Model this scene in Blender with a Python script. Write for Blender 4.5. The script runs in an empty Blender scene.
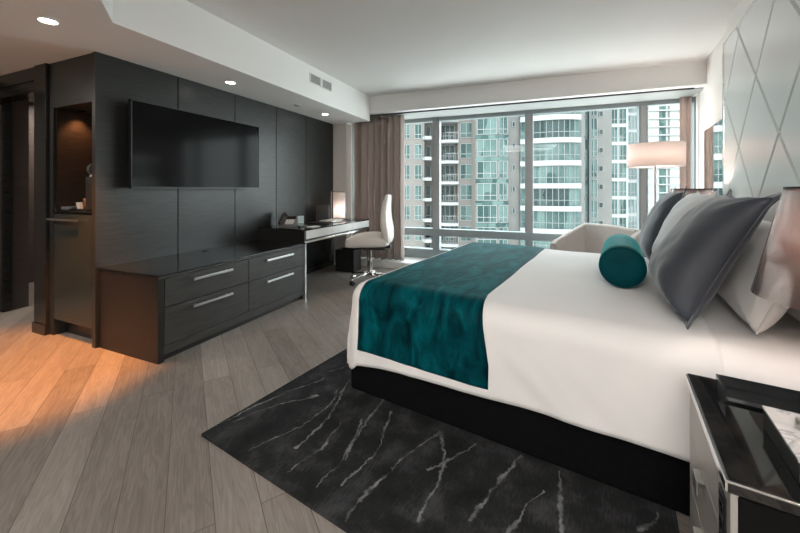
import bpy, bmesh, math, random
from mathutils import Vector, Matrix, noise
random.seed(7)
PI = math.pi
SC = bpy.context.scene
C = SC.collection

# ------------------------------------------------------------------ materials
MATS = {}
def newmat(name):
    m = bpy.data.materials.new(name); m.use_nodes = True
    nt = m.node_tree; nt.nodes.clear()
    out = nt.nodes.new('ShaderNodeOutputMaterial')
    MATS[name] = m
    return m, nt, out
def N(nt, t, **kw):
    n = nt.nodes.new(t)
    for k, v in kw.items(): setattr(n, k, v)
    return n
def L(nt, a, b): nt.links.new(a, b)
def principled(nt, out, col=(.5,.5,.5), rough=.5, metal=0, **kw):
    p = N(nt, 'ShaderNodeBsdfPrincipled')
    p.inputs['Base Color'].default_value = (*col, 1)
    p.inputs['Roughness'].default_value = rough
    p.inputs['Metallic'].default_value = metal
    for k, v in kw.items(): p.inputs[k].default_value = v
    L(nt, p.outputs[0], out.inputs[0])
    return p
def ramp(nt, stops):
    r = N(nt, 'ShaderNodeValToRGB')
    e = r.color_ramp.elements
    while len(e) > 1: e.remove(e[-1])
    e[0].position = stops[0][0]; e[0].color = (*stops[0][1], 1)
    for p, c in stops[1:]:
        x = e.new(p); x.color = (*c, 1)
    return r
def simple(name, col, rough=.5, metal=0, nscale=0, namt=.08, bump=0, bscale=None, stretch=(1,1,1), **kw):
    """principled with a gentle procedural mottling and bump"""
    m, nt, out = newmat(name)
    p = principled(nt, out, col, rough, metal, **kw)
    if nscale or bump:
        tc = N(nt, 'ShaderNodeTexCoord'); mp = N(nt, 'ShaderNodeMapping')
        mp.inputs['Scale'].default_value = stretch
        L(nt, tc.outputs['Object'], mp.inputs[0])
        no = N(nt, 'ShaderNodeTexNoise'); no.inputs['Scale'].default_value = nscale or 20; no.inputs['Detail'].default_value = 5
        L(nt, mp.outputs[0], no.inputs['Vector'])
        if nscale:
            r = ramp(nt, [(.3, tuple(max(0, c*(1-namt)) for c in col)), (.7, tuple(min(1, c*(1+namt)) for c in col))])
            L(nt, no.outputs[0], r.inputs[0]); L(nt, r.outputs[0], p.inputs['Base Color'])
        if bump:
            n2 = N(nt, 'ShaderNodeTexNoise'); n2.inputs['Scale'].default_value = bscale or nscale or 20; n2.inputs['Detail'].default_value = 4
            L(nt, mp.outputs[0], n2.inputs['Vector'])
            b = N(nt, 'ShaderNodeBump'); b.inputs['Strength'].default_value = bump; b.inputs['Distance'].default_value = .01
            L(nt, n2.outputs[0], b.inputs['Height']); L(nt, b.outputs[0], p.inputs['Normal'])
    return m
def wood(name, dark, light, rough, stretch, scale=6, bump=.15):
    m, nt, out = newmat(name)
    p = principled(nt, out, light, rough)
    p.inputs['Specular IOR Level'].default_value = .38
    tc = N(nt, 'ShaderNodeTexCoord'); mp = N(nt, 'ShaderNodeMapping'); mp.inputs['Scale'].default_value = stretch
    L(nt, tc.outputs['Object'], mp.inputs[0])
    no = N(nt, 'ShaderNodeTexNoise'); no.inputs['Scale'].default_value = scale; no.inputs['Detail'].default_value = 8; no.inputs['Roughness'].default_value = .65
    L(nt, mp.outputs[0], no.inputs['Vector'])
    r = ramp(nt, [(.35, dark), (.65, light)]); L(nt, no.outputs[0], r.inputs[0]); L(nt, r.outputs[0], p.inputs['Base Color'])
    b = N(nt, 'ShaderNodeBump'); b.inputs['Strength'].default_value = bump; b.inputs['Distance'].default_value = .003
    L(nt, no.outputs[0], b.inputs['Height']); L(nt, b.outputs[0], p.inputs['Normal'])
    return m

wood('wall_wood', (.012,.0135,.013), (.027,.029,.0275), .36, (1, 1, 14), 5)
wood('wall_wood_dark', (.010,.0105,.010), (.020,.020,.019), .24, (1, 1, 10), 5)
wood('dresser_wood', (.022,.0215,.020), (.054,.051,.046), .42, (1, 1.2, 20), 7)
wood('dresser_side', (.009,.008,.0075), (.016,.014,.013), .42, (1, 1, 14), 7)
wood('cabinet_door', (.018,.023,.022), (.030,.036,.034), .22, (14, 14, 1), 5)
wood('niche_wood', (.022,.015,.011), (.045,.030,.022), .45, (1, 1, 16), 6)
wood('hall_panel', (.045,.038,.034), (.070,.060,.054), .45, (1, 1, 14), 5)
wood('hall_wood', (.085,.068,.060), (.125,.10,.088), .5, (1, 1, 14), 5)
simple('paint_ceiling', (.70,.69,.675), .7, nscale=1.5, namt=.015)
simple('paint_wall', (.72,.69,.655), .7, nscale=2, namt=.02)
simple('recess_shade_grey', (.36,.375,.37), .7, nscale=2, namt=.02)  # shade in the colour: darker than the white valance to dim its underside
simple('paint_soffit', (.80,.795,.78), .65, nscale=2, namt=.015)
simple('black_glass', (.010,.011,.012), .08, **{'Specular IOR Level': .6})
simple('tv_screen', (.003,.003,.0035), .12, **{'Specular IOR Level': .07})
simple('black_plastic', (.012,.012,.012), .4, nscale=40, namt=.2)
simple('dark_fabric', (.004,.004,.0045), .95, nscale=60, namt=.3, bump=.2, **{'Specular IOR Level': .1})
simple('black_lacquer', (.004,.004,.004), .3, nscale=20, namt=.2, **{'Specular IOR Level': .12})
simple('chrome', (.78,.78,.77), .16, 1)
simple('brushed_steel', (.58,.58,.57), .3, 1, nscale=8, namt=.08, stretch=(1,1,30))
simple('champagne_metal', (.46,.445,.415), .45, .5, nscale=5, namt=.05, stretch=(1,1,20))
simple('white_lacquer', (.62,.62,.60), .25, nscale=3, namt=.03)
simple('window_frame_mat', (.27,.31,.32), .35, .3, nscale=5, namt=.04)
simple('window_frame_warm', (.34,.34,.34), .4, .2, nscale=5, namt=.04)
simple('ledge_white', (.66,.67,.66), .45, nscale=4, namt=.04)
simple('white_leather', (.74,.70,.65), .4, nscale=6, namt=.04, bump=.12, bscale=70)
simple('armchair_fabric', (.55,.50,.465), .85, nscale=70, namt=.06, bump=.15)
simple('linen_white', (.80,.785,.765), .8, nscale=3, namt=.02, bump=.05, bscale=240, **{'Sheen Weight': .2})
simple('sheet_white', (.80,.785,.765), .75, nscale=3, namt=.02, bump=.06, bscale=6, **{'Sheen Weight': .2})
simple('pillow_grey', (.68,.70,.70), .6, nscale=4, namt=.05, bump=.1, bscale=9, **{'Sheen Weight': .3})
simple('pillow_charcoal', (.036,.042,.054), .55, nscale=5, namt=.14, bump=.15, bscale=10, **{'Sheen Weight': .35, 'Sheen Roughness': .4})
simple('vent_metal', (.42,.42,.42), .5, nscale=5, namt=.05)
simple('paper', (.72,.72,.70), .6, nscale=8, namt=.04)
simple('phone_grey', (.12,.13,.135), .35, nscale=20, namt=.1)
simple('phone_face', (.30,.32,.33), .3, nscale=30, namt=.1)
simple('glass_card', (.55,.66,.63), .15, nscale=6, namt=.1)
simple('dark_felt', (.085,.088,.088), .6, nscale=50, namt=.1)
simple('copper_cup', (.55,.27,.17), .25, .9, nscale=10, namt=.05)
simple('baseboard_paint', (.035,.033,.031), .5, nscale=10, namt=.1)

def mat_velvet():
    m, nt, out = newmat('teal_velvet')
    p = principled(nt, out, (.0,.075,.085), .5)
    p.inputs['Sheen Weight'].default_value = .3; p.inputs['Sheen Roughness'].default_value = .4
    p.inputs['Sheen Tint'].default_value = (.0,.30,.31,1); p.inputs['Specular IOR Level'].default_value = .04
    tc = N(nt,'ShaderNodeTexCoord'); mp = N(nt,'ShaderNodeMapping'); mp.inputs['Scale'].default_value = (3.4,1.3,1.6); mp.inputs['Rotation'].default_value = (0,.2,.35)
    L(nt, tc.outputs['Object'], mp.inputs[0])
    no = N(nt,'ShaderNodeTexNoise'); no.inputs['Scale'].default_value = 3.2; no.inputs['Detail'].default_value = 6; no.inputs['Distortion'].default_value = .9
    L(nt, mp.outputs[0], no.inputs['Vector'])
    r = ramp(nt, [(.34,(.0002,.016,.022)), (.50,(.0004,.045,.056)), (.68,(.0008,.098,.116))])
    L(nt, no.outputs[0], r.inputs[0]); L(nt, r.outputs[0], p.inputs['Base Color'])
    n2 = N(nt,'ShaderNodeTexNoise'); n2.inputs['Scale'].default_value = 60; L(nt, mp.outputs[0], n2.inputs['Vector'])
    ad = N(nt,'ShaderNodeMath',operation='ADD'); ml = N(nt,'ShaderNodeMath',operation='MULTIPLY'); ml.inputs[1].default_value=.15
    L(nt,n2.outputs[0],ml.inputs[0]); L(nt,no.outputs[0],ad.inputs[0]); L(nt,ml.outputs[0],ad.inputs[1])
    b = N(nt,'ShaderNodeBump'); b.inputs['Strength'].default_value=.5; b.inputs['Distance'].default_value=.02
    L(nt, ad.outputs[0], b.inputs['Height']); L(nt,b.outputs[0],p.inputs['Normal'])
mat_velvet()

def mat_velvet_plain():
    m, nt, out = newmat('teal_bolster')
    p = principled(nt, out, (.0,.085,.095), .5)
    p.inputs['Sheen Weight'].default_value = .7; p.inputs['Sheen Roughness'].default_value = .35; p.inputs['Sheen Tint'].default_value = (.06,.5,.5,1)
    p.inputs['Specular IOR Level'].default_value = .06
    tc = N(nt,'ShaderNodeTexCoord'); no = N(nt,'ShaderNodeTexNoise'); no.inputs['Scale'].default_value = 9; no.inputs['Detail'].default_value=5
    L(nt, tc.outputs['Object'], no.inputs['Vector'])
    r = ramp(nt, [(.3,(.0004,.038,.047)), (.7,(.0008,.064,.075))]); L(nt,no.outputs[0],r.inputs[0]); L(nt,r.outputs[0],p.inputs['Base Color'])
    b = N(nt,'ShaderNodeBump'); b.inputs['Strength'].default_value=.2; b.inputs['Distance'].default_value=.01; L(nt,no.outputs[0],b.inputs['Height']); L(nt,b.outputs[0],p.inputs['Normal'])
mat_velvet_plain()

def mat_floor():
    m, nt, out = newmat('oak_planks')
    p = principled(nt, out, (.3,.26,.22), .42)
    p.inputs['Specular IOR Level'].default_value = .45
    tc = N(nt,'ShaderNodeTexCoord'); mp = N(nt,'ShaderNodeMapping')
    mp.inputs['Rotation'].default_value = (0,0,-math.radians(143.85))
    mp.inputs['Location'].default_value = (0.3,-.07,0)
    L(nt, tc.outputs['Object'], mp.inputs[0])
    br = N(nt,'ShaderNodeTexBrick'); br.offset = .37; br.offset_frequency = 2; br.squash=1
    br.inputs['Scale'].default_value = 1; br.inputs['Brick Width'].default_value = 1.75; br.inputs['Row Height'].default_value = .158
    br.inputs['Mortar Size'].default_value = .0016; br.inputs['Mortar Smooth'].default_value = .3; br.inputs['Bias'].default_value = 0
    br.inputs['Color1'].default_value = (0,0,0,1); br.inputs['Color2'].default_value = (1,1,1,1); br.inputs['Mortar'].default_value = (.5,.5,.5,1)
    L(nt, mp.outputs[0], br.inputs['Vector'])
    # per-plank offset of the grain
    vm = N(nt,'ShaderNodeVectorMath',operation='MULTIPLY'); vm.inputs[1].default_value=(13,7,5); L(nt,br.outputs['Color'],vm.inputs[0])
    ad = N(nt,'ShaderNodeVectorMath',operation='ADD'); L(nt,mp.outputs[0],ad.inputs[0]); L(nt,vm.outputs[0],ad.inputs[1])
    sc = N(nt,'ShaderNodeMapping'); sc.inputs['Scale'].default_value=(1.1,9,1); L(nt,ad.outputs[0],sc.inputs[0])
    no = N(nt,'ShaderNodeTexNoise'); no.inputs['Scale'].default_value=2.2; no.inputs['Detail'].default_value=3; no.inputs['Distortion'].default_value=.4; L(nt,sc.outputs[0],no.inputs['Vector'])
    # contour rings of the grain
    mu = N(nt,'ShaderNodeMath',operation='MULTIPLY'); mu.inputs[1].default_value=46; L(nt,no.outputs[0],mu.inputs[0])
    sn = N(nt,'ShaderNodeMath',operation='SINE'); L(nt,mu.outputs[0],sn.inputs[0])
    sc2 = N(nt,'ShaderNodeMapping'); sc2.inputs['Scale'].default_value=(4,110,1); L(nt,ad.outputs[0],sc2.inputs[0])
    n2 = N(nt,'ShaderNodeTexNoise'); n2.inputs['Scale'].default_value=1.5; n2.inputs['Detail'].default_value=4; L(nt,sc2.outputs[0],n2.inputs['Vector'])
    g1 = N(nt,'ShaderNodeMath',operation='MULTIPLY_ADD'); g1.inputs[1].default_value=.055; g1.inputs[2].default_value=0; L(nt,sn.outputs[0],g1.inputs[0])
    g2 = N(nt,'ShaderNodeMath',operation='MULTIPLY_ADD'); g2.inputs[1].default_value=.30; L(nt,n2.outputs[0],g2.inputs[0]); L(nt,g1.outputs[0],g2.inputs[2])
    g3 = N(nt,'ShaderNodeMath',operation='MULTIPLY_ADD'); g3.inputs[1].default_value=.30; L(nt,br.outputs['Color'],g3.inputs[0]); L(nt,g2.outputs[0],g3.inputs[2])
    g4 = N(nt,'ShaderNodeMath',operation='MULTIPLY_ADD'); g4.inputs[1].default_value=.30; L(nt,no.outputs[0],g4.inputs[0]); L(nt,g3.outputs[0],g4.inputs[2])
    r = ramp(nt,[(.22,(.155,.132,.115)),(.48,(.242,.212,.188)),(.75,(.335,.298,.268))]); L(nt,g4.outputs[0],r.inputs[0])
    mx = N(nt,'ShaderNodeMix',data_type='RGBA'); mx.inputs['B'].default_value=(.075,.060,.050,1)
    L(nt,br.outputs['Fac'],mx.inputs['Factor']); L(nt,r.outputs[0],mx.inputs['A']); L(nt,mx.outputs['Result'],p.inputs['Base Color'])
    b = N(nt,'ShaderNodeBump'); b.inputs['Strength'].default_value=.12; b.inputs['Distance'].default_value=.003
    sb = N(nt,'ShaderNodeMath',operation='SUBTRACT'); L(nt,g2.outputs[0],sb.inputs[0]); L(nt,br.outputs['Fac'],sb.inputs[1])
    L(nt,sb.outputs[0],b.inputs['Height']); L(nt,b.outputs[0],p.inputs['Normal'])
mat_floor()

VEINS = [[(-1.70,1.10),(-1.60,1.36),(-1.50,1.50)],[(-1.20,1.02),(-1.17,1.22),(-1.22,1.40)],[(-.96,1.10),(-.94,1.30),(-.99,1.44),(-1.05,1.60)],[(-.70,1.35),(-.62,1.50),(-.57,1.60)],[(-.33,1.22),(-.30,1.38),(-.25,1.50)],[(-1.62,1.75),(-1.55,1.95),(-1.45,2.20),(-1.40,2.6)],[(-1.755,.988),(-1.708,1.279),(-1.668,1.443),(-1.592,1.661)],
 [(-1.453,1.023),(-1.372,1.251),(-1.369,1.467),(-1.431,1.602)],
 [(-1.276,1.14),(-1.291,1.31),(-1.332,1.459),(-1.447,1.723)],
 [(-1.043,1.031),(-1.045,1.184),(-1.083,1.313),(-1.118,1.52),(-1.146,1.706)],
 [(-1.034,1.204),(-1.088,1.318),(-1.138,1.46)],
 [(-.847,.981),(-.853,1.094),(-.833,1.263),(-.794,1.461),(-.748,1.594)],
 [(-.614,1.129),(-.624,1.302),(-.675,1.461),(-.748,1.594)],
 [(-.459,1.225),(-.436,1.39),(-.367,1.652)],
 [(-.164,1.351),(-.182,1.469),(-.205,1.591),(-.215,1.645)],
 [(.066,1.493),(.115,1.581),(.133,1.625)]]
def mat_rug():
    m, nt, out = newmat('rug_pile')
    p = principled(nt, out, (.03,.03,.03), .9); p.inputs['Specular IOR Level'].default_value=.15
    tc = N(nt,'ShaderNodeTexCoord')
    nd = N(nt,'ShaderNodeTexNoise'); nd.inputs['Scale'].default_value=7; nd.inputs['Detail'].default_value=4; L(nt,tc.outputs['Object'],nd.inputs['Vector'])
    s1 = N(nt,'ShaderNodeVectorMath',operation='SUBTRACT'); s1.inputs[1].default_value=(.5,.5,.5); L(nt,nd.outputs['Color'],s1.inputs[0])
    s2 = N(nt,'ShaderNodeVectorMath',operation='SCALE'); s2.inputs['Scale'].default_value=.06; L(nt,s1.outputs[0],s2.inputs[0])
    s3 = N(nt,'ShaderNodeVectorMath',operation='ADD'); L(nt,tc.outputs['Object'],s3.inputs[0]); L(nt,s2.outputs[0],s3.inputs[1])
    ne = N(nt,'ShaderNodeTexNoise'); ne.inputs['Scale'].default_value=45; ne.inputs['Detail'].default_value=4; L(nt,tc.outputs['Object'],ne.inputs['Vector'])
    e1 = N(nt,'ShaderNodeVectorMath',operation='SUBTRACT'); e1.inputs[1].default_value=(.5,.5,.5); L(nt,ne.outputs['Color'],e1.inputs[0])
    e2 = N(nt,'ShaderNodeVectorMath',operation='SCALE'); e2.inputs['Scale'].default_value=.028; L(nt,e1.outputs[0],e2.inputs[0])
    e3 = N(nt,'ShaderNodeVectorMath',operation='ADD'); L(nt,s3.outputs[0],e3.inputs[0]); L(nt,e2.outputs[0],e3.inputs[1])
    s4 = N(nt,'ShaderNodeVectorMath',operation='MULTIPLY'); s4.inputs[1].default_value=(1,1,0); L(nt,e3.outputs[0],s4.inputs[0])
    P = s4.outputs[0]; best = None
    for v in VEINS:
        for a, b in zip(v[:-1], v[1:]):
            dx, dy = b[0]-a[0], b[1]-a[1]; l2 = dx*dx+dy*dy
            q = N(nt,'ShaderNodeVectorMath',operation='SUBTRACT'); q.inputs[1].default_value=(a[0],a[1],0); L(nt,P,q.inputs[0])
            d = N(nt,'ShaderNodeVectorMath',operation='DOT_PRODUCT'); d.inputs[1].default_value=(dx/l2,dy/l2,0); L(nt,q.outputs[0],d.inputs[0])
            c = N(nt,'ShaderNodeClamp'); L(nt,d.outputs['Value'],c.inputs[0])
            e = N(nt,'ShaderNodeVectorMath',operation='SCALE'); e.inputs[0].default_value=(dx,dy,0); L(nt,c.outputs[0],e.inputs['Scale'])
            f = N(nt,'ShaderNodeVectorMath',operation='DISTANCE'); L(nt,q.outputs[0],f.inputs[0]); L(nt,e.outputs[0],f.inputs[1])
            if best is None: best = f.outputs['Value']
            else:
                mn = N(nt,'ShaderNodeMath',operation='MINIMUM'); L(nt,best,mn.inputs[0]); L(nt,f.outputs['Value'],mn.inputs[1]); best = mn.outputs[0]
    nw = N(nt,'ShaderNodeTexNoise'); nw.inputs['Scale'].default_value=9; nw.inputs['Detail'].default_value=5; L(nt,tc.outputs['Object'],nw.inputs['Vector'])
    w = N(nt,'ShaderNodeMapRange'); w.inputs['From Min'].default_value=.38; w.inputs['From Max'].default_value=.68; w.inputs['To Min'].default_value=.002; w.inputs['To Max'].default_value=.011; L(nt,nw.outputs[0],w.inputs[0])
    dv = N(nt,'ShaderNodeMath',operation='DIVIDE'); L(nt,best,dv.inputs[0]); L(nt,w.outputs[0],dv.inputs[1])
    mr = N(nt,'ShaderNodeMapRange',interpolation_type='SMOOTHSTEP'); mr.inputs['From Min'].default_value=.2; mr.inputs['From Max'].default_value=1.3; mr.inputs['To Min'].default_value=.85; mr.inputs['To Max'].default_value=0; L(nt,dv.outputs[0],mr.inputs[0])
    ni = N(nt,'ShaderNodeTexNoise'); ni.inputs['Scale'].default_value=13; ni.inputs['Detail'].default_value=6; L(nt,s3.outputs[0],ni.inputs['Vector'])
    ri = N(nt,'ShaderNodeMapRange'); ri.inputs['From Min'].default_value=.35; ri.inputs['From Max'].default_value=.65; ri.inputs['To Min'].default_value=.05; ri.inputs['To Max'].default_value=1.0; L(nt,ni.outputs[0],ri.inputs[0])
    mi = N(nt,'ShaderNodeMath',operation='MULTIPLY'); L(nt,mr.outputs[0],mi.inputs[0]); L(nt,ri.outputs[0],mi.inputs[1])
    # streaky mottled ground
    mp = N(nt,'ShaderNodeMapping'); mp.inputs['Scale'].default_value=(14,3.2,1); mp.inputs['Rotation'].default_value=(0,0,.25); L(nt,tc.outputs['Object'],mp.inputs[0])
    ns = N(nt,'ShaderNodeTexNoise'); ns.inputs['Scale'].default_value=9; ns.inputs['Detail'].default_value=5; L(nt,mp.outputs[0],ns.inputs['Vector'])
    nb = N(nt,'ShaderNodeTexNoise'); nb.inputs['Scale'].default_value=7; nb.inputs['Detail'].default_value=4; L(nt,tc.outputs['Object'],nb.inputs['Vector'])
    ad = N(nt,'ShaderNodeMath',operation='MULTIPLY_ADD'); ad.inputs[1].default_value=.4; L(nt,ns.outputs[0],ad.inputs[0]); L(nt,nb.outputs[0],ad.inputs[2])
    r = ramp(nt,[(.46,(.010,.0105,.011)),(.70,(.020,.0205,.021)),(.90,(.050,.051,.053))]); L(nt,ad.outputs[0],r.inputs[0])
    mx = N(nt,'ShaderNodeMix',data_type='RGBA'); mx.inputs['B'].default_value=(.26,.265,.265,1)
    L(nt,mi.outputs[0],mx.inputs['Factor']); L(nt,r.outputs[0],mx.inputs['A']); L(nt,mx.outputs['Result'],p.inputs['Base Color'])
    nf = N(nt,'ShaderNodeTexNoise'); nf.inputs['Scale'].default_value=260; L(nt,tc.outputs['Object'],nf.inputs['Vector'])
    b = N(nt,'ShaderNodeBump'); b.inputs['Strength'].default_value=.5; b.inputs['Distance'].default_value=.006; L(nt,nf.outputs[0],b.inputs['Height']); L(nt,b.outputs[0],p.inputs['Normal'])
mat_rug()

def mat_marble(name, base, vein, rough, scale):
    m, nt, out = newmat(name)
    p = principled(nt, out, base, rough)
    tc = N(nt,'ShaderNodeTexCoord'); no = N(nt,'ShaderNodeTexNoise'); no.inputs['Scale'].default_value=scale; no.inputs['Detail'].default_value=7; no.inputs['Distortion'].default_value=1.6
    L(nt,tc.outputs['Object'],no.inputs['Vector'])
    r = ramp(nt,[(.40,base),(.49,vein),(.53,base),(.75,tuple(c*.8 for c in base))]); L(nt,no.outputs[0],r.inputs[0]); L(nt,r.outputs[0],p.inputs['Base Color'])
mat_marble('black_marble', (.006,.006,.006), (.020,.018,.016), .05, 5)
mat_marble('white_marble', (.62,.62,.61), (.36,.36,.36), .2, 9)

def mat_curtain(name, c1, c2):
    m, nt, out = newmat(name)
    p = principled(nt, out, c1, .85); p.inputs['Sheen Weight'].default_value=.2
    tc = N(nt,'ShaderNodeTexCoord'); mp = N(nt,'ShaderNodeMapping'); mp.inputs['Scale'].default_value=(40,40,1.2); L(nt,tc.outputs['Object'],mp.inputs[0])
    no = N(nt,'ShaderNodeTexNoise'); no.inputs['Scale'].default_value=2; no.inputs['Detail'].default_value=4; L(nt,mp.outputs[0],no.inputs['Vector'])
    r = ramp(nt,[(.35,c1),(.65,c2)]); L(nt,no.outputs[0],r.inputs[0]); L(nt,r.outputs[0],p.inputs['Base Color'])
    tr = N(nt,'ShaderNodeBsdfTranslucent'); L(nt,r.outputs[0],tr.inputs[0])
    ms = N(nt,'ShaderNodeMixShader'); ms.inputs[0].default_value=.14; L(nt,p.outputs[0],ms.inputs[1]); L(nt,tr.outputs[0],ms.inputs[2]); L(nt,ms.outputs[0],out.inputs[0])
mat_curtain('curtain_taupe', (.46,.385,.35), (.56,.48,.44))
mat_curtain('curtain_rose', (.60,.47,.42), (.70,.56,.50))

def mat_shade(name, col, trans, gloss, rough=.25):
    m, nt, out = newmat(name)
    d = N(nt,'ShaderNodeBsdfPrincipled'); d.inputs['Base Color'].default_value=(*col,1); d.inputs['Roughness'].default_value=.6
    tc = N(nt,'ShaderNodeTexCoord'); mp = N(nt,'ShaderNodeMapping'); mp.inputs['Scale'].default_value=(60,60,300); L(nt,tc.outputs['Object'],mp.inputs[0])
    no = N(nt,'ShaderNodeTexNoise'); no.inputs['Scale'].default_value=2; L(nt,mp.outputs[0],no.inputs['Vector'])
    r = ramp(nt,[(.3,tuple(c*.88 for c in col)),(.7,col)]); L(nt,no.outputs[0],r.inputs[0]); L(nt,r.outputs[0],d.inputs['Base Color'])
    t = N(nt,'ShaderNodeBsdfTranslucent'); L(nt,r.outputs[0],t.inputs[0])
    m1 = N(nt,'ShaderNodeMixShader'); m1.inputs[0].default_value=trans; L(nt,d.outputs[0],m1.inputs[1]); L(nt,t.outputs[0],m1.inputs[2])
    if gloss:
        g = N(nt,'ShaderNodeBsdfGlossy'); g.inputs['Roughness'].default_value=rough; g.inputs['Color'].default_value=(.9,.9,.9,1)
        b = N(nt,'ShaderNodeBump'); b.inputs['Strength'].default_value=.15; b.inputs['Distance'].default_value=.002; L(nt,no.outputs[0],b.inputs['Height']); L(nt,b.outputs[0],g.inputs['Normal'])
        fr = N(nt,'ShaderNodeLayerWeight'); fr.inputs[0].default_value=.5
        mr = N(nt,'ShaderNodeMapRange'); mr.inputs['To Min'].default_value=gloss; mr.inputs['To Max'].default_value=1; L(nt,fr.outputs['Fresnel'],mr.inputs[0])
        m2 = N(nt,'ShaderNodeMixShader'); L(nt,mr.outputs[0],m2.inputs[0]); L(nt,m1.outputs[0],m2.inputs[1]); L(nt,g.outputs[0],m2.inputs[2])
        L(nt,m2.outputs[0],out.inputs[0])
    else: L(nt,m1.outputs[0],out.inputs[0])
mat_shade('shade_film', (.74,.50,.44), .6, .28, .12)
mat_shade('shade_linen', (.88,.79,.745), .5, 0)
mat_shade('shade_white', (.93,.89,.87), .5, 0)

def mat_emit(name, col, s):
    m, nt, out = newmat(name); e = N(nt,'ShaderNodeEmission'); e.inputs[0].default_value=(*col,1); e.inputs[1].default_value=s; L(nt,e.outputs[0],out.inputs[0])
mat_emit('lamp_warm', (1,.82,.70), 5)
mat_emit('lamp_white', (1,.92,.85), 12)
def mat_pane(name, tint, gl):
    m, nt, out = newmat(name)
    t = N(nt,'ShaderNodeBsdfTransparent'); t.inputs[0].default_value=(*tint,1)
    g = N(nt,'ShaderNodeBsdfGlossy'); g.inputs['Roughness'].default_value=.01
    ms = N(nt,'ShaderNodeMixShader'); ms.inputs[0].default_value=gl
    L(nt,t.outputs[0],ms.inputs[1]); L(nt,g.outputs[0],ms.inputs[2]); L(nt,ms.outputs[0],out.inputs[0])
mat_pane('clear_glass', (.95,.98,.972), .01)
simple('mirror', (.86,.87,.86), .02, 1)
simple('headboard_satin', (.66,.67,.645), .3, nscale=2, namt=.02, **{'Coat Weight': .3, 'Coat Roughness': .15})
# outdoors
simple('facade_tan', (.075,.067,.060), .8, nscale=.6, namt=.06)
simple('facade_grey', (.072,.071,.066), .8, nscale=.5, namt=.07)
simple('facade_white', (.14,.146,.144), .7, nscale=.5, namt=.03)
simple('facade_pale', (.19,.196,.193), .7, nscale=.5, namt=.03)
simple('facade_dark', (.028,.038,.038), .6, nscale=.5, namt=.08)
simple('frame_white', (.11,.12,.118), .6)
def mat_bglass(name, dark, light, scale):
    m, nt, out = newmat(name)
    p = principled(nt, out, dark, .25); p.inputs['Specular IOR Level'].default_value=.12
    tc = N(nt,'ShaderNodeTexCoord'); gi = N(nt,'ShaderNodeObjectInfo')
    ad = N(nt,'ShaderNodeVectorMath',operation='ADD'); L(nt,tc.outputs['Object'],ad.inputs[0]); L(nt,gi.outputs['Location'],ad.inputs[1])
    mp = N(nt,'ShaderNodeMapping'); mp.inputs['Scale'].default_value=(1,1,.35); L(nt,ad.outputs[0],mp.inputs[0])
    v = N(nt,'ShaderNodeTexVoronoi'); v.inputs['Scale'].default_value=scale; v.distance='CHEBYCHEV'; L(nt,mp.outputs[0],v.inputs['Vector'])
    bw = N(nt,'ShaderNodeRGBToBW'); L(nt,v.outputs['Color'],bw.inputs[0])
    r = ramp(nt,[(.2,dark),(.55,tuple((a+b)/2 for a,b in zip(dark,light))),(.8,light)]); L(nt,bw.outputs[0],r.inputs[0]); L(nt,r.outputs[0],p.inputs['Base Color'])
mat_bglass('glass_green', (.010,.027,.0255), (.052,.082,.077), .9)
mat_bglass('glass_dark', (.006,.014,.014), (.024,.038,.037), .9)
mat_bglass('glass_pale', (.045,.066,.064), (.11,.132,.128), .7)

# ------------------------------------------------------------------ mesh helpers
def bx(bm, x0, x1, y0, y1, z0, z1, bev=0, seg=2):
    vs = [bm.verts.new(p) for p in ((x0,y0,z0),(x1,y0,z0),(x1,y1,z0),(x0,y1,z0),(x0,y0,z1),(x1,y0,z1),(x1,y1,z1),(x0,y1,z1))]
    fs = [bm.faces.new([vs[i] for i in q]) for q in ((0,3,2,1),(4,5,6,7),(0,1,5,4),(1,2,6,5),(2,3,7,6),(3,0,4,7))]
    if bev:
        es = {e for f in fs for e in f.edges}
        bmesh.ops.bevel(bm, geom=list(es), offset=bev, segments=seg, profile=.7, affect='EDGES')
    return vs
def box(*a, **k):
    bm = bmesh.new(); bx(bm, *a, **k); return bm
def prism(bm, poly, z0, z1):
    lo = [bm.verts.new((x,y,z0)) for x,y in poly]; hi = [bm.verts.new((x,y,z1)) for x,y in poly]
    n = len(poly)
    bm.faces.new(list(reversed(lo))); bm.faces.new(hi)
    for i in range(n): bm.faces.new((lo[i],lo[(i+1)%n],hi[(i+1)%n],hi[i]))
def tube(bm, p0, p1, r0, r1=None, seg=16, caps=True):
    r1 = r0 if r1 is None else r1
    p0 = Vector(p0); p1 = Vector(p1); d = (p1-p0).normalized()
    a = Vector((0,0,1)) if abs(d.z) < .9 else Vector((1,0,0))
    u = d.cross(a).normalized(); v = d.cross(u)
    A = [bm.verts.new(p0+(u*math.cos(t)+v*math.sin(t))*r0) for t in [2*PI*i/seg for i in range(seg)]]
    B = [bm.verts.new(p1+(u*math.cos(t)+v*math.sin(t))*r1) for t in [2*PI*i/seg for i in range(seg)]]
    for i in range(seg): bm.faces.new((A[i],A[(i+1)%seg],B[(i+1)%seg],B[i]))
    if caps: bm.faces.new(list(reversed(A))); bm.faces.new(B)
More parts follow.
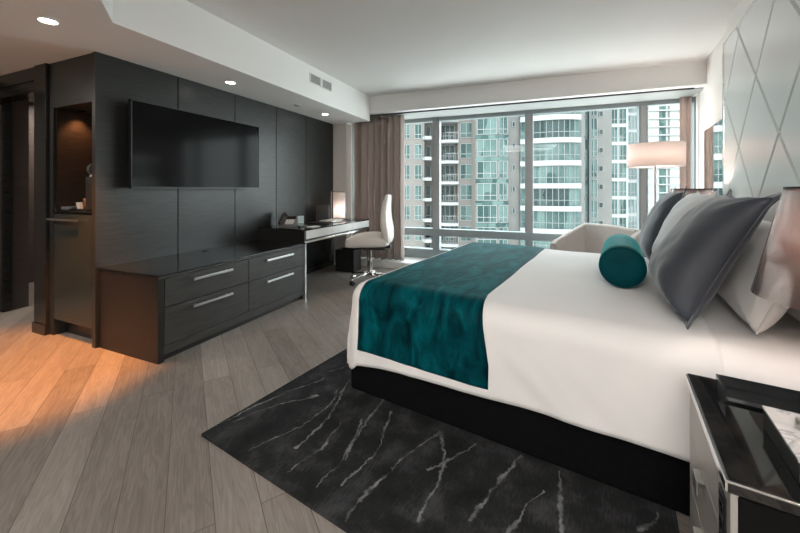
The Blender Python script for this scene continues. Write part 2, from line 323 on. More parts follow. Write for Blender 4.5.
def path(bm, pts, r, seg=10):
    pts = [Vector(p) for p in pts]
    rings = []
    for i, p in enumerate(pts):
        d = (pts[min(i+1,len(pts)-1)]-pts[max(i-1,0)]).normalized()
        a = Vector((0,0,1)) if abs(d.z) < .9 else Vector((1,0,0))
        u = d.cross(a).normalized(); v = d.cross(u)
        rings.append([bm.verts.new(p+(u*math.cos(t)+v*math.sin(t))*r) for t in [2*PI*k/seg for k in range(seg)]])
    for A, B in zip(rings[:-1], rings[1:]):
        for i in range(seg): bm.faces.new((A[i],A[(i+1)%seg],B[(i+1)%seg],B[i]))
    bm.faces.new(list(reversed(rings[0]))); bm.faces.new(rings[-1])
def lathe(bm, prof, cx=0, cy=0, seg=32, sx=1, sy=1):
    rings = []
    for r, z in prof:
        rings.append([bm.verts.new((cx+sx*r*math.cos(2*PI*i/seg), cy+sy*r*math.sin(2*PI*i/seg), z)) for i in range(seg)])
    for A, B in zip(rings[:-1], rings[1:]):
        for i in range(seg): bm.faces.new((A[i],A[(i+1)%seg],B[(i+1)%seg],B[i]))
    return rings
def cap(bm, ring): bm.faces.new(ring)
def obj(name, bm, mat, parent=None, smooth=False, mods=()):
    bmesh.ops.recalc_face_normals(bm, faces=bm.faces)
    me = bpy.data.meshes.new(name); bm.to_mesh(me); bm.free()
    for mn in (mat if isinstance(mat, (list, tuple)) else [mat]): me.materials.append(MATS[mn])
    o = bpy.data.objects.new(name, me); C.objects.link(o)
    if parent: o.parent = parent
    if smooth:
        for p in me.polygons: p.use_smooth = True
        if smooth == 'auto':
            me.set_sharp_from_angle(angle=math.radians(38))
    for t, kw in mods:
        m = o.modifiers.new(t.lower(), t)
        for k, v in kw.items(): setattr(m, k, v)
    return o
def tag(o, label, cat, group=None, kind=None):
    o['label'] = label; o['category'] = cat
    if group: o['group'] = group
    if kind: o['kind'] = kind
    return o
def thing(name, label, cat, loc=(0,0,0), rz=0, group=None):
    o = bpy.data.objects.new(name, None); C.objects.link(o); o.empty_display_size = .1
    o.location = loc; o.rotation_euler = (0,0,rz)
    return tag(o, label, cat, group)
def struct(name, bm, mat, parent=None, **k):
    o = obj(name, bm, mat, parent, **k)
    if parent is None: o['kind'] = 'structure'
    return o
def sroot(name, loc=(0,0,0), rz=0):
    o = bpy.data.objects.new(name, None); C.objects.link(o); o.location = loc; o.rotation_euler = (0,0,rz); o['kind'] = 'structure'
    return o
def dup(root, loc, rz, label=None, group=None):
    r = root.copy(); C.objects.link(r); r.location = loc; r.rotation_euler = (0,0,rz)
    if label: r['label'] = label
    if group: r['group'] = group
    for ch in list(root.children):
        c = ch.copy(); C.objects.link(c); c.parent = r
        for g in list(ch.children):
            d = g.copy(); C.objects.link(d); d.parent = c
    return r
TH = math.radians(9.1)
def BF(x, y, z=0):           # bed-frame coordinates to world
    return (x*math.cos(TH)+y*math.sin(TH), -x*math.sin(TH)+y*math.cos(TH), z)

# ------------------------------------------------------------------ room shell
WX = -3.196; SOF = 2.28; CEI = 2.667
struct('floor', box(-7,3,-3.2,5.9,-.12,0), 'oak_planks')
struct('ceiling', box(-7,3,-3.2,6,CEI,CEI+.12), 'paint_ceiling')
bm = bmesh.new()
prism(bm, [(-6.9,4.87),(-6.9,-3.1),(-1.0,-3.1),(-1.0,.155),(-2.30,1.17),(-2.545,1.36),(-2.545,4.87)], SOF, CEI)
struct('ceiling_soffit', bm, 'paint_soffit')
# dark wood feature wall in panels
bm = bmesh.new()
js = [1.59,2.246,2.90,3.545,4.15,4.81]
bx(bm, -4.05, WX-.02, 2.16, 4.87, 0, SOF)
for a, b in zip(js[:-1], js[1:]):
    bx(bm, WX-.044, WX, a+(0 if a < 1.6 else .004), b-.004, 0, SOF, bev=.0015, seg=1)
bx(bm, -3.812, WX-.044, 1.60, 2.16, 1.905, SOF)
bx(bm, -3.87, -3.812, 1.60, 2.16, 0, SOF)
struct('wall_left', bm, 'wall_wood')
bm = box(-4.06,-3.872,1.575,2.16,0,SOF, bev=.004); bx(bm,-4.068,-3.864,1.565,1.60,0,.085)
struct('wall_left_pilaster', bm, 'wall_wood_dark')
# white pier at the window end of the wall, and the wall behind the curtain
bm = box(-3.35,-2.965,4.87,5.02,0,SOF); bx(bm,-3.35,-3.2,5.02,5.9,0,CEI)
struct('wall_pier', bm, 'paint_wall')
# hall beyond
bm = bmesh.new()
bx(bm, -5.15,-5.0,-3,.95,0,SOF); bx(bm,-5.15,-5.03,1.70,1.90,0,SOF); bx(bm,-5.15,-5.0,.95,1.74,2.15,SOF)
struct('wall_hall', bm, 'wall_wood_dark')
struct('wall_hall_panel', box(-5.03,-5.0,1.765,1.90,0,2.28), 'hall_panel')
bm = box(-5.0,-4.06,1.59,1.70,2.065,SOF,bev=.003); bx(bm,-5.0,-4.06,1.575,1.60,2.065,2.12,bev=.003); bx(bm,-5.0,-4.06,1.58,1.60,2.16,2.175,bev=.002)
struct('trim_2', bm, 'wall_wood_dark')
bm = box(-5.02,-4.975,1.70,1.765,0,2.19, bev=.004); bx(bm,-5.02,-4.975,.9,1.765,2.13,2.20,bev=.004); bx(bm,-5.02,-4.975,.88,.95,0,2.19,bev=.004)
struct('trim_1', bm, 'wall_wood_dark')
dr = sroot('door_1'); bm = box(-5.06,-5.02,.95,1.70,.01,2.13, bev=.003)
obj('door_panel', bm, 'hall_wood', dr)
bm = bmesh.new(); tube(bm,(-5.02,1.60,1.02),(-4.96,1.60,1.02),.012); tube(bm,(-4.965,1.60,1.02),(-4.965,1.48,1.02),.01)
obj('door_handle', bm, 'brushed_steel', dr, smooth='auto')
bm = box(-5.9,-5.78,1.9,3.2,0,SOF); bx(bm,-5.8,-4.05,3.05,3.2,0,SOF)
struct('wall_hall_end', bm, 'hall_wood')
struct('baseboard_hall', box(-5.78,-5.76,1.9,3.05,0,.09,bev=.003), 'ledge_white')
struct('wall_rear', box(-7,3,-3.2,-3.0,0,CEI), 'paint_wall')
struct('wall_far_left', box(-7,-6.8,-3.0,4.9,0,CEI), 'paint_wall')
# right wall (bed frame)
br_ = sroot('wall_right', rz=-TH)
obj('wall_right_surface', box(.84,1.0,-3.2,5.95,0,CEI), 'paint_wall', br_)

# window wall
WR = math.radians(1.375)
W0 = Vector((-2.559,5.5,0))
win = sroot('window_1', W0, WR)
def wob(name, bm, mat, **k): return obj(name, bm, mat, win, **k)
val = sroot('ceiling_valance', W0, WR)
bm = box(-.80,4.28,-.627,.10,2.40,CEI); obj('valance_board', bm, 'paint_soffit', val)
obj('valance_underside', box(-.78,4.24,-.498,-.05,2.386,2.3995), 'recess_shade_grey', val)  # thin added board carrying the painted shade of the underside
obj('valance_lip', box(-.0,4.24,-.640,-.627,2.40,2.42,bev=.003), 'paint_soffit', val)
sl = sroot('wall_window_ledge', W0, WR); obj('window_ledge', box(-.75,4.27,-.54,.12,0,.10,bev=.006), 'ledge_white', sl)
bm = bmesh.new()
mull = [(-.62,.10),(.90,.115),(2.313,.11),(3.738,.10),(4.33,.10)]
for s, w in mull: bx(bm, s-w/2, s+w/2, -.04,.08,.10,2.40,bev=.006)
bx(bm,-.68,4.36,-.05,.08,.47,.585,bev=.006)      # transom rail
bx(bm,-.68,4.36,-.06,.08,.10,.25,bev=.006)       # bottom rail
bx(bm,-.68,4.36,-.03,.08,2.33,2.40,bev=.006)
wob('window_frame', bm, 'window_frame_mat')
bm = bmesh.new()
for s, w in mull[1:4]: bx(bm, s-w/2+.02, s+w/2-.02, -.055,-.04,.585,2.33,bev=.003)
wob('mullion_cap', bm, 'window_frame_warm')
for (a, wa), (b, wb) in zip(mull[:-1], mull[1:]):
    wob('window_pane', box(a+wa/2,b-wb/2,.014,.022,.585,2.33), 'clear_glass')
    wob('window_pane', box(a+wa/2,b-wb/2,.014,.022,.25,.47), 'clear_glass')

# curtain track
ct = obj('curtain_track', box(-.4,4.12,-.53,-.50,2.385,2.402), 'black_plastic'); ct.location = W0; ct.rotation_euler=(0,0,WR)
tag(ct, 'thin dark curtain track running under the white valance above the windows', 'curtain track')

def curtain(name, s0, s1, ymid, amp, folds, z0, z1, mat, label):
    bm = bmesh.new(); n = folds*12; rows = 14
    g = []
    for j in range(rows+1):
        z = z1+(z0-z1)*j/rows; row = []
        for i in range(n+1):
            t = i/n; ph = 2*PI*folds*t + .9*math.sin(7*t)+.25*math.sin(j*.3)
            a = amp*(.75+.25*j/rows)*(.8+.35*math.sin(11*t+1))
            row.append(bm.verts.new((s0+(s1-s0)*t + .008*math.sin(2*ph), ymid + a*math.sin(ph), z)))
        g.append(row)
    for j in range(rows):
        for i in range(n): bm.faces.new((g[j][i],g[j][i+1],g[j+1][i+1],g[j+1][i]))
    o = obj(name, bm, mat, smooth=True, mods=[('SOLIDIFY',{'thickness':.004})]); o.location = W0; o.rotation_euler=(0,0,WR)
    return tag(o, label, 'curtain')
curtain('curtain', -.415, .475, -.40, .09, 8, .105, 2.385, 'curtain_taupe', 'long pleated taupe curtain gathered at the desk end of the window')
curtain('curtain', 4.11, 4.225, -.12, .03, 2, .105, 2.399, 'curtain_rose', 'narrow rosy beige curtain stacked at the headboard end of the window')

# ------------------------------------------------------------------ ceiling fixtures
def downlight(x, y, z, label, power, col, ang=80, grp='recessed ceiling downlights', blend=.6, tilt=0):
    t = thing('ceiling_downlight', label, 'downlight', (x,y,z), 0, grp)
    bm = bmesh.new(); r = lathe(bm, [(.056,-.001),(.060,-.007),(.047,-.010),(.044,-.004),(.043,.0)], seg=32)
    obj('trim_ring', bm, 'paint_soffit', t, smooth='auto')
    bm = bmesh.new(); r = lathe(bm, [(.040,-.003),(.001,-.003)], seg=24); obj('lamp_lens', bm, 'lamp_white', t)
    l = bpy.data.lights.new('downlight_lamp','SPOT'); l.energy = power; l.color = col; l.spot_size = math.radians(ang); l.spot_blend = blend; l.shadow_soft_size=.04
    lo = bpy.data.objects.new('downlight_lamp', l); C.objects.link(lo); lo.parent = t; lo.location = (0,0,-.02); lo.rotation_euler = (0,tilt,0)
    return t
ORG = (1,.33,.05)
downlight(-2.88,1.183,SOF,'round recessed downlight in the lowered ceiling, nearest the entry and minibar', 300, ORG, 54, blend=.6, tilt=math.radians(11))
downlight(-2.88,2.557,SOF,'round recessed downlight in the soffit above the television', 8, (1,.62,.4), 70)
downlight(-2.875,4.154,SOF,'round recessed downlight in the soffit above the desk', 10, (1,.62,.4), 70)
t = thing('smoke_detector','small flat white disc detector on the soffit between two downlights','smoke detector',(-2.89,3.576,SOF))
bm = bmesh.new(); r = lathe(bm,[(.04,0),(.042,-.008),(.03,-.018),(.001,-.019)],seg=24); obj('cover',bm,'vent_metal',t,smooth='auto')
bm = bmesh.new(); r = lathe(bm,[(.045,.0),(.047,-.004),(.043,-.0045)],seg=24); obj('base_ring',bm,'paint_soffit',t,smooth='auto')
def vent(y0, y1, label):
    t = thing('air_vent', label, 'vent', (-2.545,(y0+y1)/2,2.525), 0, 'grilles on the soffit face')
    w = (y1-y0)/2
    bm = bmesh.new(); bx(bm,-.002,.008,-w,w,-.06,-.05); bx(bm,-.002,.008,-w,w,.05,.06); bx(bm,-.002,.008,-w,-w+.01,-.05,.05); bx(bm,-.002,.008,w-.01,w,-.05,.05)
    obj('frame',bm,'paint_soffit',t)
    obj('backing', box(0,.002,-w+.01,w-.01,-.05,.05),'dark_felt',t)
    bm = bmesh.new()
    for k in range(8):
        z = -.044+k*.0125; bx(bm,.002,.007,-w+.01,w-.01,z-.0035,z+.0035)
    obj('louvres',bm,'vent_metal',t)
vent(3.37,3.585,'square louvred air grille on the soffit face, the one nearer the television')
vent(3.605,3.82,'square louvred air grille on the soffit face, the one nearer the window')

# ------------------------------------------------------------------ television
t = thing('television','large black flat-screen television mounted on the dark wood wall','television',(-3.196,2.455,1.59))
obj('screen', box(.094,.118,-.675,.675,-.352,.352,bev=.004), 'tv_screen', t)
bm = bmesh.new(); W,Hh = .682,.359
bx(bm,.085,.121,-W,W,Hh-.009,Hh); bx(bm,.085,.121,-W,W,-Hh,-Hh+.011); bx(bm,.085,.121,-W,-W+.008,-Hh,Hh); bx(bm,.085,.121,W-.008,W,-Hh,Hh)
obj('bezel', bm, 'black_plastic', t)
obj('rear_housing', box(.05,.094,-.62,.62,-.30,.30,bev=.01), 'black_plastic', t)
obj('wall_bracket', box(0.001,.05,-.22,.22,-.14,.14), 'black_plastic', t)

# ------------------------------------------------------------------ dresser
def handle(parent, x, y0, y1, z, mat='brushed_steel', r=.007):
    bm = bmesh.new()
    bx(bm, x+.026,x+.040,y0,y1,z-.009,z+.009,bev=.002)
    for y in (y0+.04,y1-.04): bx(bm,x,x+.03,y-.006,y+.006,z-.006,z+.006)
    return obj('handle', bm, mat, parent)
t = thing('dresser','low dark wood dresser with four drawers and black glass top under the television','dresser',(0,0,0))
X1 = -2.5
bm = bmesh.new(); bx(bm,WX+.004,X1-.02,1.66,3.19,.10,.585)
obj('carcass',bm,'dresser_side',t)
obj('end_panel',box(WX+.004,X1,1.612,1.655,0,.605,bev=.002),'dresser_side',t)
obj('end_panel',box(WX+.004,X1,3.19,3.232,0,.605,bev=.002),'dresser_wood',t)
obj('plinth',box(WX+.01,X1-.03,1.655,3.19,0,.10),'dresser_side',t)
obj('plinth_rail',box(X1-.03,X1-.004,1.655,3.19,.045,.108,bev=.002),'dresser_wood',t)
obj('top_rail',box(X1-.02,X1+.004,1.612,3.232,.590,.607,bev=.002),'dresser_wood',t)
for y0,y1,hy0,hy1 in ((1.660,2.418,1.855,2.216),(2.424,3.186,2.614,2.993)):
    for z0,z1,hz in ((.113,.378,.336),(.384,.584,.540)):
        d = obj('drawer',box(X1-.02,X1,y0,y1,z0,z1,bev=.002),'dresser_wood',t)
        handle(d,X1,hy0,hy1,hz)
obj('glass_top',box(WX+.004,X1+.008,1.607,3.236,.607,.619,bev=.002),'black_glass',t)
bm = bmesh.new(); lathe(bm,[(.03,.619),(.028,.623),(.0005,.6235)],cx=-3.09,cy=2.45,seg=20); obj('cable_grommet',bm,'black_plastic',t)

# ------------------------------------------------------------------ minibar
t = thing('minibar_cabinet','dark minibar cabinet with a tall door under an open niche','cabinet',(0,0,0))
obj('body',box(-3.806,-3.246,1.62,2.15,.13,1.035),'wall_wood_dark',t)
obj('plinth',box(-3.806,-3.246,1.68,2.15,.0,.13),'black_plastic',t)
d = obj('door',box(-3.800,-3.250,1.598,1.618,.14,1.020,bev=.003),'cabinet_door',t)
bm = bmesh.new(); bx(bm,-3.83,-3.40,1.560,1.574,.965,.981,bev=.002); bx(bm,-3.79,-3.78,1.57,1.6,.968,.978); bx(bm,-3.45,-3.44,1.57,1.6,.968,.978)
obj('handle',bm,'brushed_steel',d)
obj('counter',box(-3.808,-3.244,1.592,2.15,1.035,1.052,bev=.002),'black_glass',t)
obj('back_panel',box(-3.808,-3.244,2.13,2.15,1.052,1.90),'niche_wood',t)
obj('side_panel',box(-3.81,-3.80,1.62,2.13,1.052,1.90),'niche_wood',t)
l = thing('niche_downlight','tiny warm spotlight in the roof of the minibar niche','downlight',(-3.735,1.76,1.905))
bm = bmesh.new(); lathe(bm,[(.028,-.002),(.03,-.006),(.022,-.007),(.0005,-.006)],seg=20); obj('lens',bm,'copper_cup',l)
ld = bpy.data.lights.new('niche_lamp','SPOT'); ld.energy=6; ld.color=(1,.46,.18); ld.spot_size=math.radians(95); ld.spot_blend=.8; ld.shadow_soft_size=.02
lo = bpy.data.objects.new('niche_lamp',ld); C.objects.link(lo); lo.parent=l; lo.location=(0,0,-.02)
# coffee machine
t = thing('coffee_machine','black capsule coffee machine with a silver lever in the minibar niche','coffee machine',(-3.335,1.68,1.052),-PI/2)
t.scale=(1,.38,1)
obj('body',box(-.06,.07,-.10,.16,0,.27,bev=.02,seg=3),'black_plastic',t,smooth='auto')
obj('water_tank',box(-.05,.06,.165,.23,0,.30,bev=.012),'black_glass',t)
bm = bmesh.new(); tube(bm,(0,-.16,.33),(0,-.02,.33),.05,.06,seg=24); obj('brew_head',bm,'brushed_steel',t,smooth='auto')
bm = bmesh.new(); path(bm,[(-.04,-.12,.36),(-.10,-.13,.375),(-.16,-.13,.37)],.007); obj('lever',bm,'chrome',t,smooth='auto')
bm = bmesh.new(); lathe(bm,[(.0005,.20),(.03,.205),(.045,.24),(.045,.28),(.02,.29)],cx=-.01,cy=-.13,seg=24); obj('spout_dome',bm,'white_lacquer',t,smooth='auto')
obj('drip_tray',box(-.06,.06,-.22,-.10,0,.03,bev=.006),'black_plastic',t)
tr = tag(obj('serving_tray',box(-3.60,-3.425,1.61,1.80,1.0525,1.064,bev=.003),'black_glass'),'small black tray holding cups beside the coffee machine','tray')
def cup(name,x,y,z,r,h,mat,label,cat):
    t = thing(name,label,cat,(x,y,z)); bm = bmesh.new()
    lathe(bm,[(.0005,0),(r*.7,0),(r,h),(r*.93,h),(r*.64,.006),(.0005,.006)],seg=24); obj('bowl',bm,mat,t,smooth='auto')
    bm = bmesh.new(); path(bm,[(-r*.85,0,h*.8),(-r*1.4,0,h*.75),(-r*1.45,0,h*.4),(-r*.8,0,h*.25)],.004,8); obj('handle',bm,mat,t,smooth='auto')
cup('coffee_cup',-3.53,1.66,1.0645,.036,.05,'white_lacquer','white coffee cup on the minibar tray','cup')
cup('copper_mug',-3.46,1.665,1.0645,.032,.085,'copper_cup','coppery mug on the minibar tray beside the white cup','mug')
for k,(x,y) in enumerate(((-3.57,1.76),(-3.52,1.765),(-3.46,1.77))):
    t = obj('coffee_capsule',bmesh.new(),'copper_cup'); bm = bmesh.new(); lathe(bm,[(.0005,0),(.011,0),(.017,.022),(.018,.024),(.0005,.026)],seg=16); bm.to_mesh(t.data); bm.free(); t.location=(x,y,1.0645)
    tag(t,['coppery coffee capsule on the minibar tray, behind the white cup','coppery coffee capsule on the minibar tray, middle of three','coppery coffee capsule on the minibar tray, behind the copper mug'][k],'coffee capsule','coffee capsules on the minibar tray')
bm = box(-3.79,-3.63,1.64,1.80,1.0525,1.075,bev=.004)
tag(obj('minibar_menu_folder',bm,'phone_grey'),'slim grey folder lying on the minibar counter','folder')

# ------------------------------------------------------------------ desk
t = thing('desk','long dark desk with silver drawer band and chrome frame against the wood wall','desk',(0,0,0))
XD = -2.515; Y0,Y1 = 3.245,4.80
obj('end_panel',box(WX+.004,XD-.01,Y0,Y0+.03,.58,.752,bev=.002),'black_plastic',t)
obj('desk_top',box(WX+.004,XD,Y0,Y1,.752,.768,bev=.002),'black_glass',t)
for a,b in ((Y0+.03,3.80),(3.804,4.30),(4.304,Y1-.004)):
    obj('drawer',box(WX+.02,XD-.004,a,b,.655,.750,bev=.002),'champagne_metal' if 0 else 'white_lacquer',t)
obj('lower_panel',box(WX+.02,XD-.03,Y0+.03,Y1,.635,.654),'black_plastic',t)
bm = bmesh.new(); bx(bm,XD-.025,XD,Y0,Y1,.612,.634,bev=.002); bx(bm,WX+.03,WX+.055,Y0+.03,Y1,.612,.634); bx(bm,WX+.03,XD,Y1-.025,Y1,.612,.634)
obj('chrome_rail',bm,'chrome',t)
for x in (XD-.025,WX+.03):
    for y in (Y0+.002,Y1-.025): obj('leg',box(x,x+.025,y,y+.023,0,.612,bev=.002),'chrome',t)
obj('modesty_panel',box(WX+.008,WX+.025,Y0+.05,Y1-.03,.08,.61),'wall_wood_dark',t)

# phone
t = thing('desk_phone','grey desk telephone with handset on the near end of the desk','telephone',(-2.97,3.50,.768),math.radians(-62))
t.scale=(1.15,1.15,1.15)
bm = bmesh.new()
pts = [(-.10,.0),(.10,.0),(.10,.018),(-.09,.10)]
A = [bm.verts.new((x,-.085,z)) for x,z in pts]; B = [bm.verts.new((x,.085,z)) for x,z in pts]
bm.faces.new(A); bm.faces.new(list(reversed(B)))
for i in range(4): bm.faces.new((A[i],B[i],B[(i+1)%4],A[(i+1)%4]))
body = obj('base',bm,'phone_grey',t)
def slopebox(y0,y1,s0,s1,h):
    bm = bmesh.new(); p0=Vector((-.09,0,.10)); d=(Vector((.10,0,.018))-p0); n=Vector((-d.z,0,d.x)).normalized(); n = n if n.z>0 else -n
    vs=[]
    for hh in (-.001,h):
        for s,y in ((s0,y0),(s1,y0),(s1,y1),(s0,y1)): v=p0+d*s+n*hh; vs.append(bm.verts.new((v.x,y,v.z)))
    for q in ((0,3,2,1),(4,5,6,7),(0,1,5,4),(1,2,6,5),(2,3,7,6),(3,0,4,7)): bm.faces.new([vs[i] for i in q])
    return bm
obj('display',slopebox(-.02,.075,.06,.36,.004),'black_glass',t)
obj('keypad_plate',slopebox(-.02,.075,.42,.92,.003),'phone_face',t)
for r_ in range(4):
    for c_ in range(3): obj('key',slopebox(-.012+c_*.028,.008+c_*.028,.46+r_*.11,.53+r_*.11,.006),'paper',t)
bm = bmesh.new(); path(bm,[(-.10,-.055,.125),(-.06,-.055,.125),(0,-.055,.093),(.06,-.055,.068),(.10,-.055,.045)],.016,12); bx(bm,-.115,-.06,-.08,-.03,.098,.13,bev=.008); bx(bm,.06,.115,-.08,-.03,.025,.06,bev=.008)
obj('handset',bm,'black_plastic',t,smooth='auto')
# desk items
t = thing('information_card_stand','pale folded glassy card standing on the desk behind the telephone','card',(-3.05,3.80,.768),math.radians(20))
bm = bmesh.new()
for a,b in (((-.05,-.07),(.0,.0)),((.0,.0),(.055,.05))):
    d=Vector((b[0]-a[0],b[1]-a[1],0)).normalized(); n=Vector((-d.y,d.x,0))*.002
    lo=[bm.verts.new((a[0]+n.x,a[1]+n.y,0)),bm.verts.new((b[0]+n.x,b[1]+n.y,0)),bm.verts.new((b[0]-n.x,b[1]-n.y,0)),bm.verts.new((a[0]-n.x,a[1]-n.y,0))]
    hi=[bm.verts.new(v.co+Vector((0,0,.10))) for v in lo]
    bm.faces.new(lo); bm.faces.new(hi)
    for i in range(4): bm.faces.new((lo[i],lo[(i+1)%4],hi[(i+1)%4],hi[i]))
obj('card',bm,'glass_card',t)
obj('foot',box(-.06,.06,-.02,.02,0,.003),'chrome',t)
tag(obj('remote_control',box(-2.74,-2.70,3.40,3.56,.7685,.786,bev=.005),'black_plastic'),'black remote control lying on the desk in front of the telephone','remote control')
tag(obj('notepad',box(-2.66,-2.56,3.45,3.60,.7685,.775,bev=.001),'paper'),'small white notepad at the front edge of the desk by the telephone','notepad')
t = thing('menu_holder','dark grey upright folder stand at the back of the desk','folder',(-3.04,4.33,.768),math.radians(-2))
obj('panel',box(-.115,.115,-.012,.012,.0,.22,bev=.003),'dark_felt',t)
obj('support',box(-.08,.08,.012,.06,.0,.12,bev=.003),'black_plastic',t)
t = thing('desk_blotter','black leather desk pad with papers in the middle of the desk','desk pad',(-2.84,4.16,.768),0)
obj('pad',box(-.16,.22,-.28,.28,0,.006,bev=.002),'black_plastic',t)
tag(obj('notebook',box(-2.93,-2.73,4.10,4.38,.7745,.790,bev=.002),'paper'),'white notebook lying on the black desk pad','notebook')
tag(obj('pen',box(-2.69,-2.68,4.05,4.19,.775,.785,bev=.003),'chrome'),'slim silver pen on the desk pad beside the notebook','pen')
# desk lamp: glass cylinder-like box shade with chrome arm
t = thing('desk_lamp','desk lamp with a tall pale rectangular shade and thin chrome stem','lamp',(-2.95,4.55,.768))
obj('base',box(-.08,.16,-.06,.06,0,.010,bev=.002),'chrome',t)
bm = bmesh.new(); tube(bm,(-.09,0,.0),(-.09,0,.42),.006); tube(bm,(-.09,0,.42),(.14,0,.42),.005); tube(bm,(-.09,0,0),(-.09,0,.02),.02,.014)
obj('stem',bm,'chrome',t,smooth='auto')
bm = bmesh.new(); lathe(bm,[(.088,.03),(.088,.405)],cx=.055,cy=0,seg=4+28); obj('lamp_shade',bm,'shade_white',t,smooth=True,mods=[('SOLIDIFY',{'thickness':.003})])
bm = bmesh.new(); lathe(bm,[(.0005,.135),(.018,.14),(.02,.16),(.0005,.17)],cx=.055,seg=16); obj('bulb',bm,'lamp_warm',t,smooth=True)
def point(name,parent,loc,e,col,r=.03):
    l = bpy.data.lights.new(name,'POINT'); l.energy=e; l.color=col; l.shadow_soft_size=r
    o = bpy.data.objects.new(name,l); C.objects.link(o); o.parent=parent; o.location=loc; return o
point('desk_lamp_bulb',t,(.055,0,.10),5,(1,.88,.82))

tag(obj('waste_bin',bmesh.new(),'black_plastic'),'black square waste bin under the desk by the window','waste bin')
o = bpy.data.objects['waste_bin']; bm = bmesh.new()
bx(bm,-2.93,-2.62,4.50,4.72,.0,.012)
for a in ((-2.93,-2.62,4.50,4.51),(-2.93,-2.62,4.71,4.72),(-2.93,-2.92,4.50,4.72),(-2.63,-2.62,4.50,4.72)): bx(bm,*a,0,.32)
bm.to_mesh(o.data); bm.free()

# ------------------------------------------------------------------ desk chair
def loft(bm, rings, close=True, caps=True):
    R = [[bm.verts.new(p) for p in r] for r in rings]; n = len(R[0])
    for A,B in zip(R[:-1],R[1:]):
        for i in range(n if close else n-1): bm.faces.new((A[i],A[(i+1)%n],B[(i+1)%n],B[i]))
    if caps: bm.faces.new(list(reversed(R[0]))); bm.faces.new(R[-1])
t = thing('desk_chair','white leather swivel desk chair on a chrome five-star base at the desk','chair',(-2.15,4.14,0),math.radians(14))
# local: faces -x (towards desk)
def rr(cx,cy,cz,hw,ht,n=20,p=.45):   # rounded rect ring in y/z-like plane built by caller
    return [(math.copysign(abs(math.cos(a))**p,math.cos(a))*hw, math.copysign(abs(math.sin(a))**p,math.sin(a))*ht) for a in [2*PI*i/n for i in range(n)]]
bm = bmesh.new(); rings=[]
for x,zc,hw,ht in ((-.29,.525,.17,.03),(-.285,.53,.22,.055),(-.22,.545,.25,.078),(-.05,.565,.26,.088),(.12,.565,.25,.085),(.24,.55,.22,.06),(.27,.54,.19,.03)):
    rings.append([(x,a,zc+b) for a,b in rr(0,0,0,hw,ht)])
loft(bm,rings); obj('seat',bm,'white_leather',t,smooth=True,mods=[('SUBSURF',{'levels':1,'render_levels':2})])
bm = bmesh.new(); rings=[]
for z,xc,hw,ht in ((.53,.24,.17,.03),(.56,.245,.21,.045),(.68,.235,.245,.055),(.80,.21,.235,.055),(.92,.205,.20,.045),(1.04,.22,.165,.038),(1.13,.235,.14,.034),(1.155,.24,.12,.02)):
    rings.append([(xc+b,a,z) for a,b in rr(0,0,0,hw,ht)])
loft(bm,rings); obj('backrest',bm,'white_leather',t,smooth=True,mods=[('SUBSURF',{'levels':1,'render_levels':2})])
bm = bmesh.new(); bx(bm,-.16,.22,-.14,.14,.445,.475,bev=.01); bx(bm,.18,.275,-.06,.06,.455,.53,bev=.01)
obj('seat_mechanism',bm,'black_plastic',t)
bm = bmesh.new(); path(bm,[(-.02,-.13,.455),(-.02,-.24,.45)],.008); obj('tilt_lever',bm,'black_plastic',t,smooth='auto')
bm = bmesh.new(); tube(bm,(0,0,.13),(0,0,.28),.028); tube(bm,(0,0,.28),(0,0,.455),.017); obj('gas_column',bm,'chrome',t,smooth='auto')
bm = bmesh.new(); tube(bm,(0,0,.085),(0,0,.15),.042); obj('hub',bm,'chrome',t,smooth='auto')
for k in range(5):
    a = 2*PI*k/5+.25; d=Vector((math.cos(a),math.sin(a),0)); s=Vector((-d.y,d.x,0))
    bm = bmesh.new(); rings=[]
    for q,z,w,h in ((.03,.12,.024,.022),(.15,.105,.020,.016),(.28,.08,.016,.011),(.305,.075,.013,.008)):
        rings.append([tuple(d*q+s*a_+Vector((0,0,z+b_))) for a_,b_ in rr(0,0,0,w,h,12)])
    loft(bm,rings); lg = obj('base_leg',bm,'chrome',t,smooth=True)
    bm = bmesh.new(); c=d*.29
    for sg in (-1,1): tube(bm,tuple(c+s*.008*sg+Vector((0,0,.029))),tuple(c+s*.024*sg+Vector((0,0,.029))),.029,seg=18)
    tube(bm,tuple(c+Vector((0,0,.03))),tuple(c+Vector((0,0,.075))),.008)
    obj('caster',bm,'black_plastic' if k%2 else 'brushed_steel',lg,smooth='auto')

# ------------------------------------------------------------------ rug and bed (bed frame)
bm = box(-1.752,.185,.962,4.35,.0,.014,bev=.004)
o = obj('area_rug',bm,'rug_pile'); o.rotation_euler=(0,0,-TH); tag(o,'charcoal rug with pale marble-like veins under the bed','rug')

BY0,BY1,BX0,BX1,BT = 1.68,3.60,-1.40,.755,.65
t = thing('bed','king bed with white mattress and black upholstered base standing on the rug','bed',(0,0,0),-TH)
bm = bmesh.new(); bx(bm,BX0+.02,BX1,BY0-.02,BY1,.016,.34,bev=.015)
obj('base',bm,'dark_fabric',t)
obj('mattress',box(BX0+.02,BX1,BY0+.012,BY1-.012,.34,BT-.022,bev=.06,seg=5),'sheet_white',t,smooth='auto')

